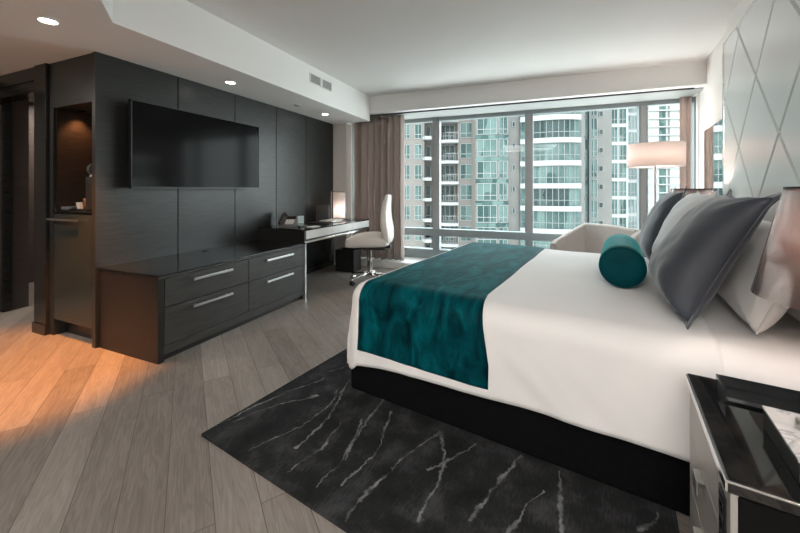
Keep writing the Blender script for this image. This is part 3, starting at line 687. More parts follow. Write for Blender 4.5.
def wrap(x, y, off, r=.10, ext_hem=.27, foot=BX0+.008, y0=BY0-.035, y1=BY1+.035, top=BT, wr=1.0, hemdrop=None):
    """sheet coordinates (x,y) -> draped point; off pushes it outwards"""
    cx = max(x, foot+r); cy = min(max(y, y0+r), y1-r)
    dx, dy = x-cx, y-cy
    m = max(abs(dx),abs(dy)); e = math.hypot(dx,dy)
    sag = -.010*math.sin(max(0,min(1,(y-y0)/(y1-y0)))*PI*3)*0
    if e < 1e-6:
        p = Vector((x,y,top+off)); nrm = Vector((0,0,1)); drop=0
    else:
        u = Vector((dx/e,dy/e,0)); arc = r*PI/2
        if m < arc:
            a = m/r; p = Vector((cx,cy,top-r))+u*(math.sin(a)*(r+off))+Vector((0,0,math.cos(a)*(r+off))); nrm = u*math.sin(a)+Vector((0,0,math.cos(a))); drop=0
        else:
            drop = m-arc; p = Vector((cx,cy,top-r-drop))+u*(r+off+(.055 if abs(dy)>=abs(dx) else .025)*drop); nrm=u
    # wrinkles
    w = noise.noise(Vector((x*1.6,y*1.6,3.1)))*.010 + noise.noise(Vector((x*4.2,y*4.2,7.7)))*.0035
    if drop > 0:
        s = x*1.0+y*1.0 if abs(dx)>abs(dy) else x
        k = min(1,drop/.2)
        w += k*(.017*noise.noise(Vector((x*3.0 if abs(dy)>=abs(dx) else y*3.0, drop*1.5, 1.3))) + .006*noise.noise(Vector(((x+y)*9,drop*2,5))))
        if abs(dx) > .01 and abs(dy) > .01: w += .012*k
    return p + nrm*w*wr
def sheet(x0,x1,y0,y1,nx,ny,off,hem_foot=None,**k):
    bm = bmesh.new(); g=[]
    for i in range(nx+1):
        row=[]
        for j in range(ny+1):
            X_=x0+(x1-x0)*i/nx; Y_=y0+(y1-y0)*j/ny; ex=.075*math.exp(-max(0,X_-BX0)/.28)
            if Y_<BY0: Y_=BY0-(BY0-Y_)*(1+ex/(BY0-y0))
            if Y_>BY1: Y_=BY1+(Y_-BY1)*(1+ex/(y1-BY1))
            row.append(bm.verts.new(wrap(X_, Y_, off, **k)))
        g.append(row)
    for i in range(nx):
        for j in range(ny): bm.faces.new((g[i][j],g[i+1][j],g[i+1][j+1],g[i][j+1]))
    return bm
arc = .10*PI/2; hem = .305
xa = (BX0+.008+.10)-arc-hem-.06; ya=(BY0-.035+.10)-arc-hem; yb=(BY1+.035-.10)+arc+hem
bm = sheet(xa,.315,ya,yb,110,150,.012)
o = obj('duvet',bm,'linen_white',smooth=True,mods=[('SOLIDIFY',{'thickness':.012,'offset':-1})]); o.rotation_euler=(0,0,-TH)
tag(o,'smooth white duvet draped over the bed and hanging over its foot','duvet')
yr0 = (BY0-.035+.10)-arc-.265; yr1=(BY1+.035-.10)+arc+.265
bm = bmesh.new(); nx,ny=40,170; g=[]
for i in range(nx+1):
    row=[]
    for j in range(ny+1):
        y = yr0+(yr1-yr0)*j/ny
        f = max(0,min(1,(BY0+.15-y)/.4))
        x = (-1.30+.0*f)+((-.585+.07*f)-(-1.30))*i/nx
        edge = min(i,nx-i,j,ny-j)
        row.append(bm.verts.new(wrap(x,y,.019+(.0 if edge else -.004),r=.10,wr=1)))
    g.append(row)
for i in range(nx):
    for j in range(ny): bm.faces.new((g[i][j],g[i+1][j],g[i+1][j+1],g[i][j+1]))
o = obj('bed_runner',bm,'teal_velvet',smooth=True,mods=[('SOLIDIFY',{'thickness':.006,'offset':-1})]); o.rotation_euler=(0,0,-TH)
tag(o,'teal velvet runner draped across the foot of the bed','bed runner')

# fitted sheet over the head end
bm = sheet(.30,BX1+.0,ya,yb,40,150,.004)
o = obj('bed_sheet',bm,'sheet_white',smooth=True,mods=[('SOLIDIFY',{'thickness':.006,'offset':-1})]); o.rotation_euler=(0,0,-TH)
tag(o,'white sheet covering the head end of the bed under the pillows','bed sheet')

def pillow(name, w, h, th, mat, label, cat, grp, origin, lean, yaw=0, pinch=.10, flange=0, p=2.6, seed=0, roll=0, back=1, sag=0):
    """stands on its lower edge: local x = width (along headboard), z = height, y = thickness; origin = middle of lower edge in bed frame"""
    n = 36; bm = bmesh.new(); top=[]; bot=[]
    def f(u,v):
        X = u*(1-pinch*(1-v*v)**1.0*abs(u)**3); Z = v*(1-pinch*(1-u*u)**1.0*abs(v)**3)
        T = max(0,(1-abs(u)**p))*max(0,(1-abs(v)**p))*(1-sag*(v+1)/2)**2
        return X*w/2, Z*h/2+h/2, (T**.45)*th/2
    rnd = lambda u,v,s: noise.noise(Vector((u*1.7+seed,v*1.7,s)))*.10+noise.noise(Vector((u*4+seed,v*4,s+4)))*.03
    for i in range(n+1):
        a=[];b=[]
        for j in range(n+1):
            u=-1+2*i/n; v=-1+2*j/n
            X,Z,T=f(u,v)
            # crease radiating from the corners
            c = .012*math.sin(9*math.atan2(1-abs(v),1-abs(u)+.001))*math.exp(-3*((1-abs(u))**2+(1-abs(v))**2))
            T1=T*(1+rnd(u,v,1))+c*(T>0)*.6; T2=T*(1+rnd(u,v,9))*back
            va=bm.verts.new((X,-T1,Z)); a.append(va)
            b.append(va if i in(0,n) or j in(0,n) else bm.verts.new((X,T2,Z)))
        top.append(a);bot.append(b)
    for i in range(n):
        for j in range(n):
            bm.faces.new((top[i][j],top[i+1][j],top[i+1][j+1],top[i][j+1]))
            try: bm.faces.new((bot[i][j+1],bot[i+1][j+1],bot[i+1][j],bot[i][j]))
            except ValueError: pass
    root = thing(name,label,cat,BF(*origin),0,grp)
    # lean: rotate about x so that the top goes to +y (towards the headboard); the pillow's y axis = +bx
    R = Matrix.Rotation(-TH-PI/2+yaw,4,'Z') @ Matrix.Rotation(-lean,4,'X') @ Matrix.Rotation(roll,4,'Y')
    root.rotation_euler = R.to_euler()
    obj('cushion_body',bm,mat,root,smooth=True)
    bm = bmesh.new(); loop=[]
    m = 40
    for k in range(m): loop.append(f(-1+2*k/m,-1))
    for k in range(m): loop.append(f(1,-1+2*k/m))
    for k in range(m): loop.append(f(1-2*k/m,1))
    for k in range(m): loop.append(f(-1,1-2*k/m))
    if flange:
        # stitched flat border, widest at the corners
        rin=[];rout=[]
        for x,z,_ in loop:
            cx,cz=x,z-h/2; L_=math.hypot(cx,cz); corner=max(0,(min(abs(cx)/(w/2),abs(cz)/(h/2))-.55)/.45)
            k=1+(flange*(.35+.9*corner**1.5))/L_
            rin.append((cx*.985,cz*.985+h/2)); rout.append((cx*k,cz*k+h/2,corner))
        nn=len(loop)
        vf=[bm.verts.new((a,-.004,b)) for a,b in rin]; vb=[bm.verts.new((a,.004,b)) for a,b in rin]
        wf=[bm.verts.new((a,-.002-.02*c*noise.noise(Vector((a*9,b*9,seed))),b)) for a,b,c in rout]
        wb=[bm.verts.new((a,.002-.02*c*noise.noise(Vector((a*9,b*9,seed))),b)) for a,b,c in rout]
        for i in range(nn):
            j=(i+1)%nn
            bm.faces.new((vf[i],vf[j],wf[j],wf[i])); bm.faces.new((wf[i],wf[j],wb[j],wb[i])); bm.faces.new((wb[i],wb[j],vb[j],vb[i]))
        obj('flange',bm,mat,root,smooth='auto')
    else:
        nn=len(loop); seg=6; rings=[]
        for i in range(nn):
            x,z,_=loop[i]
            cx,cz=x,z-h/2; L_=math.hypot(cx,cz); ux,uz=cx/L_,cz/L_
            rings.append([bm.verts.new((x+ux*.004*math.cos(q),.004*math.sin(q),z+uz*.004*math.cos(q))) for q in [2*PI*k/seg for k in range(seg)]])
        for i in range(nn):
            A,B=rings[i],rings[(i+1)%nn]
            for k in range(seg): bm.faces.new((A[k],A[(k+1)%seg],B[(k+1)%seg],B[k]))
        obj('piping',bm,mat,root,smooth=True)
    return root
G1='large square accent pillows'; G2='white sleeping pillows against the headboard'
pillow('accent_pillow',.64,.585,.40,'pillow_charcoal','large charcoal square pillow nearest the bedside lamp with flared corner tip','pillow',G1,(.235,2.15,.668),math.radians(26),flange=.045,pinch=.12,seed=1,p=3.2,back=.28,sag=.45,yaw=math.radians(1))
pillow('accent_pillow',.56,.56,.30,'pillow_grey','light grey square pillow between the two charcoal pillows','pillow',G1,(.28,2.78,.668),math.radians(18),flange=.015,pinch=.08,seed=5,p=3.0,back=.4,sag=.3)
pillow('accent_pillow',.54,.56,.30,'pillow_charcoal','charcoal square pillow on the window side behind the teal bolster','pillow',G1,(.235,3.36,.668),math.radians(16),flange=.04,pinch=.10,seed=9,p=3.0,back=.4,sag=.35)
pillow('sleeping_pillow',.78,.44,.17,'linen_white','white pillow leaning behind the large charcoal pillow, its end facing the lamp','pillow',G2,(.45,2.25,.668),math.radians(24),pinch=.05,seed=13,p=3.2)
pillow('sleeping_pillow',.78,.42,.13,'linen_white','white pillow propped upright against the headboard on the lamp side','pillow',G2,(.645,2.13,.668),math.radians(9),pinch=.05,seed=17,p=3.2)
pillow('sleeping_pillow',.78,.44,.17,'linen_white','white pillow leaning behind the window-side charcoal pillow','pillow',G2,(.45,3.10,.668),math.radians(24),pinch=.05,seed=21,p=3.2)
# bolster
t = thing('bolster_cushion','teal velvet cylindrical bolster lying on the duvet in front of the pillows','cushion',BF(.02,2.33,BT+.016),-TH)
R0=.116
bm = bmesh.new(); rings=[]
prof=[(0,.0),(.003,.05),(.004,.095),(.010,.108),(.022,R0),(.10,R0*1.01),(.30,R0),(.50,R0),(.66,R0),(.685,.108),(.695,.09),(.698,.04),(.70,0)]
rings=[]
for y,r in prof:
    r=max(r,.0005); rings.append([(r*math.cos(a),y,R0+r*math.sin(a)) for a in [2*PI*i/40 for i in range(40)]])
loft(bm,rings); obj('cushion_body',bm,'teal_bolster',t,smooth=True)
for yy in (.012,.688):
    bm = bmesh.new(); rings=[]
    for i in range(41):
        a=2*PI*i/40; c=Vector((math.cos(a),0,math.sin(a)))
        rings.append([tuple(Vector((0,yy,R0))+c*(.111+.0035*math.cos(q))+Vector((0,.0035*math.sin(q),0))) for q in [2*PI*k/8 for k in range(8)]])
    loft(bm,rings,caps=False); obj('piping',bm,'teal_bolster',t,smooth=True)

# ------------------------------------------------------------------ headboard wall
t = thing('headboard_panel','tall pale satin headboard panel with a raised diamond lattice behind the bed','headboard',(0,0,0),-TH)
HX=.785; HY0,HY1,HZ=-.30,4.03,2.47
bm = bmesh.new(); ny=340; nz=200; hw,hh=.39,.43
def groove(y,z):
    a=((y-2.82)/hw+(z-1.54)/hh)/2; b=((y-2.82)/hw-(z-1.54)/hh)/2
    k=hw*hh/math.hypot(hw,hh)*2
    d=min(abs(a-round(a)),abs(b-round(b)))*k
    return d
# exact diamond pillows: faceted tiles clipped to the panel
def clip(poly, axis, lim, keep_less):
    out=[]
    for i in range(len(poly)):
        p,q=poly[i],poly[(i+1)%len(poly)]
        ip=(p[axis]<=lim) if keep_less else (p[axis]>=lim); iq=(q[axis]<=lim) if keep_less else (q[axis]>=lim)
        if ip: out.append(p)
        if ip!=iq:
            s=(lim-p[axis])/(q[axis]-p[axis]); out.append(tuple(p[k]+s*(q[k]-p[k]) for k in range(2)))
    return out
g=.0045
for i in range(-9,5):
    for j in range(-5,4):
        if (i+j)%2==0: continue
        cy,cz=2.82+hw*i,1.54+hh*j
        poly=[(cy+hw-g*1.4,cz),(cy,cz+hh-g*1.5),(cy-hw+g*1.4,cz),(cy,cz-hh+g*1.5)]
        for ax,lim,less in ((0,HY1-.002,True),(0,HY0,False),(1,HZ-.002,True),(1,0.0,False)):
            poly=clip(poly,ax,lim,less)
            if len(poly)<3: break
        if len(poly)<3: continue
        ins=[(cy+(a-cy)*.965,cz+(b-cz)*.965) for a,b in poly]
        fr=[bm.verts.new((HX-.012,a,b)) for a,b in ins]; bk=[bm.verts.new((HX-.002,a,b)) for a,b in poly]; bb=[bm.verts.new((HX+.01,a,b)) for a,b in poly]
        n_=len(poly); bm.faces.new(fr)
        for k in range(n_):
            bm.faces.new((fr[k],fr[(k+1)%n_],bk[(k+1)%n_],bk[k])); bm.faces.new((bk[k],bk[(k+1)%n_],bb[(k+1)%n_],bb[k]))
obj('diamond_tiles',bm,'headboard_satin',t)
obj('backing_board',box(HX+.004,.838,HY0,HY1,0.001,HZ),'brushed_steel',t)
obj('edge_trim',box(HX-.016,.84,HY1,HY1+.035,0,HZ+.012,bev=.002),'chrome',t)
obj('top_trim',box(HX-.014,.84,HY0,HY1,HZ,HZ+.014,bev=.002),'chrome',t)
bh = sroot('ceiling_headboard_bulkhead',rz=-TH); obj('bulkhead',box(.80,.84,-.3,4.075,HZ+.014,CEI),'paint_wall',bh)
m_ = obj('wall_mirror',box(.828,.84,4.10,5.20,.0,1.88,bev=.002),'mirror'); m_.rotation_euler=(0,0,-TH)
tag(m_,'frameless wall mirror beside the headboard, reflecting the windows','mirror')

# ------------------------------------------------------------------ nightstands
def nightstand(label, y0, y1, grp):
    t = thing('nightstand',label,'nightstand',BF(.205,y0,0),-TH,grp)
    w=y1-y0; D=.565; H=.60
    obj('body',box(.012,D,.004,w-.004,.05,H-.035),'black_lacquer',t)
    obj('plinth',box(.03,D-.01,.02,w-.02,0,.05),'black_plastic',t)
    for z0,z1,hz in ((.06,.246,.246),(.250,.416,.416),(.420,H-.030,0)):
        d = obj('drawer',box(0,.014,.118,w-.004,z0,z1,bev=.002),'champagne_metal',t)
        if hz:
            bm=bmesh.new(); yy=.29
            bx(bm,-.016,.0,yy-.028,yy+.028,hz-.016,hz-.012,bev=.001); bx(bm,-.019,-.015,yy-.028,yy+.028,hz-.052,hz-.012,bev=.001)
            obj('pull',bm,'brushed_steel',d)
    obj('side_stile',box(0,.014,.004,.114,.06,H-.030,bev=.002),'champagne_metal',t)
    s=obj('socket_panel',box(-.003,.002,.035,.090,.28,.53,bev=.001),'black_plastic',t)
    for k in range(6): obj('port',box(-.005,-.002,.047,.078,.30+k*.038,.318+k*.038,bev=.001),'black_glass',s)
    obj('marble_top',box(-.006,D,-.004,w+.004,H-.028,H,bev=.003),'black_marble',t)
    obj('chrome_edge',box(-.010,-.0055,-.004,w+.004,H-.026,H-.004,bev=.001),'chrome',t)
    obj('side_edge',box(-.008,D,-.0075,-.0035,H-.005,H-.001,bev=.001),'chrome',t)
    return t
nightstand('black and silver nightstand beside the near edge of the bed, holding the tray and box',1.012,1.520,'pair of nightstands')
nightstand('black and silver nightstand on the window side of the bed, behind the pillows',3.72,4.22,'pair of nightstands')

# tray with raised rim
t = thing('leather_tray','narrow black tray with a raised rim along the back of the near nightstand','tray',BF(.262,1.37,.601),-TH)
obj('tray_floor',box(0,.195,0,.10,0,.006,bev=.002),'black_glass',t)
obj('rim',box(0,.005,0,.10,.006,.038,bev=.002),'black_glass',t)
obj('rim',box(0,.195,.095,.10,.006,.038,bev=.002),'black_glass',t)
t = thing('keepsake_box','black box with a white marble lid and knurled silver knob on the near nightstand','box',BF(.322,1.065,.601),-TH)
obj('body',box(0,.18,0,.215,0,.048,bev=.003),'black_plastic',t)
obj('lid',box(-.002,.182,-.002,.217,.048,.055,bev=.002),'white_marble',t)
bm=bmesh.new()
for k in range(1):
    lathe(bm,[(.0005,.055),(.010,.055),(.011,.058),(.011,.077),(.009,.080),(.0005,.080)],cx=.045,cy=.135,seg=20)
obj('knob',bm,'brushed_steel',t,smooth='auto')

# bedside lamps
def bedside_lamp(label, x, y, zb):
    t = thing('bedside_lamp',label,'lamp',BF(x,y,zb),-TH,'bedside lamps with glossy conical shades')
    b0,b1 = .919-zb, 1.227-zb
    bm=bmesh.new(); lathe(bm,[(.212,b0),(.145,b1)],seg=72); obj('lamp_shade',bm,'shade_film',t,smooth=True,mods=[('SOLIDIFY',{'thickness':.002})])
    bm=bmesh.new(); lathe(bm,[(.1445,b1-.004),(.1465,b1-.004),(.1462,b1+.001),(.1440,b1+.001),(.1445,b1-.004)],seg=72); obj('shade_rim',bm,'black_plastic',t,smooth='auto')
    bm=bmesh.new(); lathe(bm,[(.0005,.0),(.07,.0),(.07,.012),(.065,.016),(.0005,.016)],seg=40); obj('base',bm,'chrome',t,smooth='auto')
    bm=bmesh.new(); tube(bm,(0,0,.016),(0,0,b0+.10),.012); obj('stem',bm,'chrome',t,smooth='auto')
    bm=bmesh.new(); lathe(bm,[(.014,b0+.10),(.03,b0+.14),(.024,b0+.17),(.0005,b0+.18)],seg=20); obj('bulb',bm,'lamp_warm',t,smooth=True)
    point('bedside_bulb',t,(0,0,b0+.235),3.2,(1,.83,.75),.03)
bedside_lamp('table lamp with a glossy pinkish conical shade on the near nightstand',.545,1.405,.6005)
bedside_lamp('table lamp with a glossy pinkish shade on the window-side nightstand',.545,3.95,.6005)

# ------------------------------------------------------------------ floor lamp
px,py,_=BF(.36,4.93)
t = thing('floor_lamp','floor lamp with a wide pale pink drum shade standing in front of the window','lamp',(px,py,0))
bm=bmesh.new(); lathe(bm,[(.0005,0),(.14,0),(.14,.015),(.13,.02),(.0005,.02)],seg=40); obj('base',bm,'brushed_steel',t,smooth='auto')
bm=bmesh.new(); tube(bm,(0,0,.02),(0,0,1.50),.016); obj('pole',bm,'brushed_steel',t,smooth='auto')
bm=bmesh.new(); lathe(bm,[(.272,1.475),(.272,1.735)],seg=64); obj('lamp_shade',bm,'shade_linen',t,smooth=True,mods=[('SOLIDIFY',{'thickness':.003})])
bm=bmesh.new(); lathe(bm,[(.268,1.485),(.0005,1.485)],seg=64); obj('diffuser',bm,'shade_linen',t)
bm=bmesh.new(); lathe(bm,[(.02,1.52),(.035,1.56),(.02,1.60),(.0005,1.61)],seg=20); obj('bulb',bm,'lamp_warm',t,smooth=True)
point('floor_lamp_bulb',t,(0,0,1.62),4.5,(1,.86,.79),.05)

# ------------------------------------------------------------------ armchair
Lp=Vector(BF(-.335,4.90)); Rp=Vector(BF(.20,4.42)); mid=(Lp+Rp)/2
ang=math.atan2((Rp-Lp).y,(Rp-Lp).x)
t = thing('armchair','pale beige upholstered armchair between the bed and the window','armchair',(mid.x,mid.y,0),ang)
hwid=(Rp-Lp).length/2
# local x along the back (left..right), -y forward
def slab(pts_out, thick, zb):   # wall from outline points (x,y,ztop)
    bm=bmesh.new(); rings=[]
    n=len(pts_out)
    for i,(x,y,z) in enumerate(pts_out):
        a=Vector(pts_out[max(0,i-1)][:2]); b=Vector(pts_out[min(n-1,i+1)][:2]); d=(b-a).normalized(); nn=Vector((-d.y,d.x))*thick/2
        rings.append([(x+nn.x,y+nn.y,zb),(x+nn.x,y+nn.y,z-.015),(x+nn.x*.6,y+nn.y*.6,z),(x-nn.x*.6,y-nn.y*.6,z),(x-nn.x,y-nn.y,z-.015),(x-nn.x,y-nn.y,zb)])
    loft(bm,rings); return bm
obj('backrest',slab([(-hwid+.03,0,.81),(0,.03,.812),(hwid-.03,0,.80)],.09,.14),'armchair_fabric',t,smooth='auto')
obj('armrest',slab([(-hwid,.0,.81),(-hwid-.03,-.12,.745),(-hwid-.045,-.26,.675),(-hwid-.05,-.42,.60),(-hwid-.03,-.46,.57)],.08,.14),'armchair_fabric',t,smooth='auto')
obj('armrest',slab([(hwid,.0,.80),(hwid+.02,-.12,.745),(hwid+.02,-.26,.675),(hwid+.02,-.34,.62)],.08,.14),'armchair_fabric',t,smooth='auto')
obj('seat_cushion',box(-hwid+.02,hwid-.02,-.42,-.04,.27,.42,bev=.03,seg=3),'armchair_fabric',t,smooth='auto')
obj('seat_frame',box(-hwid,hwid,-.40,.0,.14,.27,bev=.01),'armchair_fabric',t)
for x in (-hwid+.03,hwid-.06):
    for y in (-.38,-.03): obj('leg',box(x,x+.03,y,y+.03,0,.14),'black_plastic',t)

# ------------------------------------------------------------------ buildings outside
YAW=math.radians(22.67)
FP=2.75
def bpart(name, verts_fn, mat, parent): pass
def fbox(bm, p0, p1, t0, t1, z0, z1, o0, o1):
    """box on the facade line p0->p1 between distances t0..t1; outward = towards the hotel"""
    p0=Vector(p0);p1=Vector(p1); d=(p1-p0).normalized(); n=Vector((d.y,-d.x))
    c=[p0+d*t+n*o for t,o in ((t0,o0),(t1,o0),(t1,o1),(t0,o1))]
    vs=[bm.verts.new((q.x,q.y,z)) for z in (z0,z1) for q in c]
    for q in ((0,3,2,1),(4,5,6,7),(0,1,5,4),(1,2,6,5),(2,3,7,6),(3,0,4,7)): bm.faces.new([vs[i] for i in q])
def building(label, footprint, wallmat, group='residential towers across the street', z0=-30, z1=18):
    t = thing('apartment_tower',label,'building',(0,0,0),YAW,group)
    bm=bmesh.new(); prism(bm,footprint,z0,z1); obj('wall',bm,wallmat,t)
    return t
def windows(t, p0, p1, cols, zf, ks, h, gl='glass_green', bars=1, fr='frame_white'):
    p0=Vector(p0);p1=Vector(p1); d=(p1-p0).normalized(); n=Vector((d.y,-d.x)); a=math.atan2(d.y,d.x)
    for t0,t1,nb in cols:
        w=t1-t0
        bm=bmesh.new(); bx(bm,0,w,-.02,.10,0,h)
        for f in bm.faces: f.material_index=0
        nfr=len(bm.faces)
        m=.07
        for r in ((0,w,0,m),(0,w,h-m,h),(0,m,0,h),(w-m,w,0,h)): bx(bm,r[0],r[1],-.10,-.02,r[2],r[3])
        for k in range(1,nb): bx(bm,w*k/nb-m/2,w*k/nb+m/2,-.10,-.02,0,h)
        if bars: bx(bm,0,w,-.10,-.02,h*.30-.04,h*.30+.04)
        bm.faces.ensure_lookup_table()
        for f in bm.faces[nfr:]: f.material_index=1
        first=None
        for k in ks:
            q=p0+d*t0+n*.0
            if first is None: o=first=obj('window',bm,[gl,fr],t)
            else: o=first.copy(); C.objects.link(o); o.parent=t
            o.location=(q.x,q.y,zf+FP*k); o.rotation_euler=(0,0,a)
def bands(t, segs, zf, ks, h, o, mat, name='floor_band'):
    for k in ks:
        bm=bmesh.new()
        for p0,p1 in segs:
            fbox(bm,p0,p1,-.02,(Vector(p1)-Vector(p0)).length+.02,zf+FP*k,zf+FP*k+h,-.1,o)
        obj(name,bm,mat,t)
KS=range(-5,6)
# tower A: tan, left of the view, with a balcony recess
t = building('tan apartment tower with stacked white balconies, seen beyond the curtain', [(-10,48.5),(3.3,47.6),(3.5,49.5),(5.2,49.6),(5.4,48.6),(7.7,48.2),(7.7,47.0),(10.0,46.6),(10.4,62),(-10,62)], 'facade_tan')
windows(t,(-10,48.5),(3.3,47.6),[(10.4,11.4,2),(12.0,13.0,2)],1.88-2.05,KS,2.0,bars=1)
windows(t,(-10,48.5),(3.3,47.6),[(8.6,9.8,2)],1.88-2.05,range(-4,4),2.0)
windows(t,(7.7,47.0),(10.0,46.6),[(.35,1.9,2)],1.9-2.05,KS,2.0)
windows(t,(5.4,48.6),(7.7,48.2),[(.2,2.1,3)],1.9-2.2,KS,2.1,gl='glass_dark')
windows(t,(3.5,49.5),(5.2,49.6),[(.1,.8,1)],1.9-2.2,KS,2.1,gl='glass_dark')
for k in KS:
    bm=bmesh.new(); z=1.9+FP*k
    prism(bm,[(5.0,48.9),(5.0,46.9),(6.2,46.2),(7.7,46.2),(7.75,48.4)],z,z+.38)
    b=obj('balcony_slab',bm,'facade_white',t)
    bm=bmesh.new()
    for q in range(9):
        x=5.1+q*.32; y=46.9-(min(1,(x-5.0)/1.2))*.7+.08; bx(bm,x-.02,x+.02,y-.02,y+.02,z+.38,z+1.35)
    bx(bm,6.1,7.65,46.24,46.28,z+1.3,z+1.36)
    obj('railing',bm,'frame_white',b)
bm=bmesh.new(); bx(bm,5.0,5.25,46.6,48.9,-14,18); obj('fin',bm,'facade_white',t)
for k in KS:
    bm=bmesh.new(); z=2.4+FP*k; prism(bm,[(3.0,47.6),(3.3,46.6),(4.2,46.8),(4.4,49.5)],z,z+.42); obj('balcony_slab',bm,'facade_white',t)
# tower B: glazed bay and blank grey shaft
t = building('grey tower with a glazed corner bay and a blank shaft of small windows', [(9.5,44.2),(12.2,43.8),(13.5,44.0),(13.6,45.0),(15.9,44.8),(16,58),(9.6,60)], 'facade_tan')
windows(t,(9.5,44.2),(12.2,43.8),[(.15,2.6,3)],2.0-2.15,KS,2.15)
windows(t,(12.2,43.8),(13.5,44.0),[(.04,1.27,2)],2.0-2.15,KS,2.2)
bands(t,[((12.2,43.8),(13.5,44.0)),((9.5,44.2),(12.2,43.8))],2.03,KS,.5,.08,'glass_green','spandrel')
bm=bmesh.new(); prism(bm,[(13.55,45.0),(15.95,44.8),(15.95,45.5),(13.6,45.6)],-30,18); 
for v in bm.verts: v.co.y-=.12
obj('blank_shaft',bm,'facade_grey',t)
windows(t,(13.5,44.86),(15.9,44.66),[(.75,1.15,1)],.9,KS,.75,gl='glass_dark',bars=0)
# tower C: curved glass with white bands
cv=[]
for i in range(11):
    u=i/10; cv.append((15.2+6.4*u, 44.2-2.4*math.sin(u*PI*.62)+.5*u))
t = building('curved glass tower with bright white bands at every storey', cv+[(22.5,58),(15.2,58)], 'glass_green')
segs=list(zip(cv[:-1],cv[1:]))
bands(t,segs,1.35,KS,.62,.35,'facade_white')
for k in KS:
    bm=bmesh.new()
    for p0,p1 in segs:
        l=(Vector(p1)-Vector(p0)).length
        fbox(bm,p0,p1,-.03,.03,1.97+FP*k,1.35+FP*(k+1),0,.06)
        fbox(bm,p0,p1,0,.03,1.97+FP*k,1.35+FP*(k+1),0,.09)
        fbox(bm,p0,p1,0,l,2.65+FP*k,2.71+FP*k,0,.09)
    obj('mullions',bm,'frame_white',t)
    # a darker storey here and there
    if k in (-1,2,-4):
        bm=bmesh.new()
        for p0,p1 in segs[2:8]: fbox(bm,p0,p1,0,(Vector(p1)-Vector(p0)).length,1.97+FP*k,1.35+FP*(k+1),-.05,.03)
        obj('dark_glazing',bm,'glass_dark',t)
# tower D: dark column and glass slot
t = building('slim dark concrete column tower with a green glass slot', [(22.5,46.0),(24.2,46.2),(24.3,47.4),(26.6,47.4),(26.8,60),(22.6,60)], 'facade_grey')
windows(t,(24.3,47.35),(26.6,47.35),[(.05,.95,2),(1.2,2.2,2)],.1,KS,2.5,gl='glass_green')
bm=bmesh.new(); bx(bm,22.95,23.6,45.85,46.1,-30,18); obj('pilaster',bm,'facade_dark',t)
bm=bmesh.new(); bx(bm,25.2,25.55,46.9,47.4,-30,18); obj('pilaster',bm,'facade_dark',t)
# tower E: blank concrete with small windows
t = building('plain concrete tower with one column of small square windows', [(28.6,53.2),(31.9,53.0),(31.9,66),(28.6,66)], 'facade_grey')
windows(t,(28.6,53.2),(31.9,53.0),[(1.35,2.0,1)],1.2,range(-4,6),.85,gl='glass_dark',bars=0)
t = building('narrow tower strip of green glass windows beside the plain concrete tower', [(31.95,53.6),(34.6,53.4),(34.6,66),(31.95,66)], 'facade_pale')
windows(t,(31.95,53.6),(34.6,53.4),[(.15,1.1,2),(1.3,2.4,2)],.2,range(-4,6),2.3,gl='glass_green')
# tower F
t = building('pale glass tower with a fine white grid in the distance', [(35.6,58),(40.6,57.4),(41,70),(35.6,70)], 'facade_white')
windows(t,(35.6,58),(40.6,57.4),[(.1,1.5,3),(1.7,3.2,3),(3.4,4.9,3)],.1,range(-5,6),2.25,gl='glass_pale')
# tower G far
t = building('far white tower with thin balcony lines behind the floor lamp', [(76,112),(104,110),(104,130),(76,130)], 'facade_pale', z0=-40,z1=36)
for k in range(-9,13):
    bm=bmesh.new(); fbox(bm,(76,112),(104,110),0,28,2.6*k,2.6*k+.4,-.1,.8); obj('floor_band',bm,'facade_white',t)
for x,w,m in ((6.2,1.9,'glass_green'),(8.8,.5,'facade_grey'),(13.5,2.4,'glass_pale'),(17.5,2.2,'glass_pale'),(21.5,.6,'facade_grey')):
    bm=bmesh.new(); fbox(bm,(76,112),(104,110),x,x+w,-30,36,-.1,.2); obj('glass_column',bm,m,t)

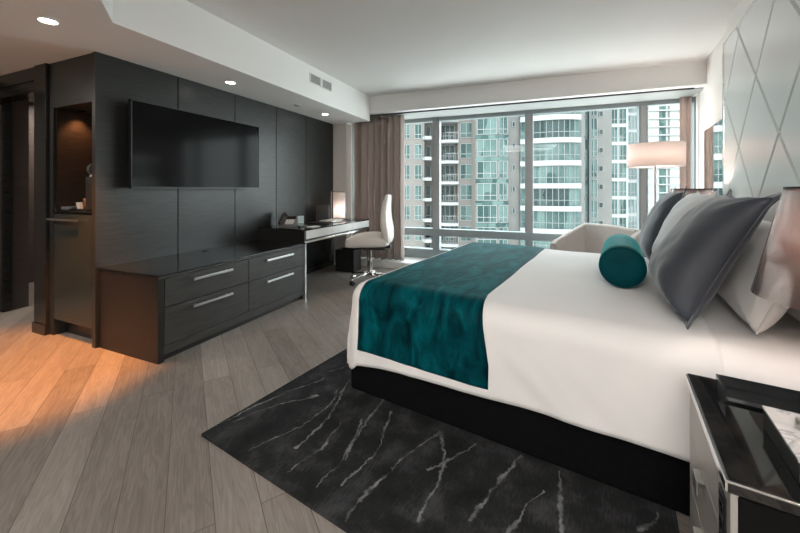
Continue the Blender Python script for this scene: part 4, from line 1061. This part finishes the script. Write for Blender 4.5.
# ------------------------------------------------------------------ lights
w = bpy.data.worlds.new('overcast'); SC.world=w; w.use_nodes=True
nt=w.node_tree; nt.nodes.clear()
wo=N(nt,'ShaderNodeOutputWorld'); bg=N(nt,'ShaderNodeBackground'); L(nt,bg.outputs[0],wo.inputs[0])
tc=N(nt,'ShaderNodeTexCoord'); sx=N(nt,'ShaderNodeSeparateXYZ'); L(nt,tc.outputs['Generated'],sx.inputs[0])
r=ramp(nt,[(.0,(.45,.47,.47)),(.48,(.80,.84,.85)),(.56,(.93,.97,1)),(1,(.85,.92,1))])
mr=N(nt,'ShaderNodeMapRange'); mr.inputs['From Min'].default_value=-1; L(nt,sx.outputs['Z'],mr.inputs[0]); L(nt,mr.outputs[0],r.inputs[0]); L(nt,r.outputs[0],bg.inputs[0])
bg.inputs[1].default_value=5.0
# daylight portal at the window
pl=bpy.data.lights.new('window_portal','AREA'); pl.shape='RECTANGLE'; pl.size=4.9; pl.size_y=2.2; pl.cycles.is_portal=True
po=bpy.data.objects.new('window_portal',pl); C.objects.link(po); po.location=(W0.x+1.84,W0.y+.044+.12,1.3); po.rotation_euler=(math.radians(-90),0,WR)
# sun filtered by cloud
# added fill lights for the room and hall, built as ceiling panels
def fill_panel(x,y,z,s,power,col,label):
    t=thing('fill_light_panel',label,'fill light',(x,y,z),0,'added fill light panels')
    obj('frame',box(-s/2-.02,s/2+.02,-s/2-.02,s/2+.02,-.02,-.0005,bev=.003),'paint_soffit',t)
    l=bpy.data.lights.new('fill_lamp','AREA'); l.shape='SQUARE'; l.size=s; l.energy=power; l.color=col
    o=bpy.data.objects.new('fill_lamp',l); C.objects.link(o); o.parent=t; o.location=(0,0,-.03)
fill_panel(-.45,-1.75,CEI,2.1,92,(1,.98,.965),'large square added fill light under the ceiling at the rear of the room')
fill_panel(-4.6,.2,SOF,.35,22,(1,.90,.80),'small square added fill light in the entry hall')
fill_panel(-5.3,2.5,SOF,.3,9,(1,.85,.75),'small square added fill light at the far end of the hall')

# ------------------------------------------------------------------ camera
cam=bpy.data.cameras.new('camera'); co=bpy.data.objects.new('camera',cam); C.objects.link(co)
co.location=(0,0,1.22); co.rotation_euler=(math.radians(90),0,YAW)
cam.sensor_width=36; cam.lens=352/800*36; cam.shift_y=-(266.5-189.5)/800; cam.clip_start=.02; cam.clip_end=500
SC.camera=co
SC.view_settings.view_transform='Standard'; SC.view_settings.look='None'; SC.view_settings.gamma=1; SC.view_settings.use_curve_mapping=False
SC.view_settings.exposure=0.9
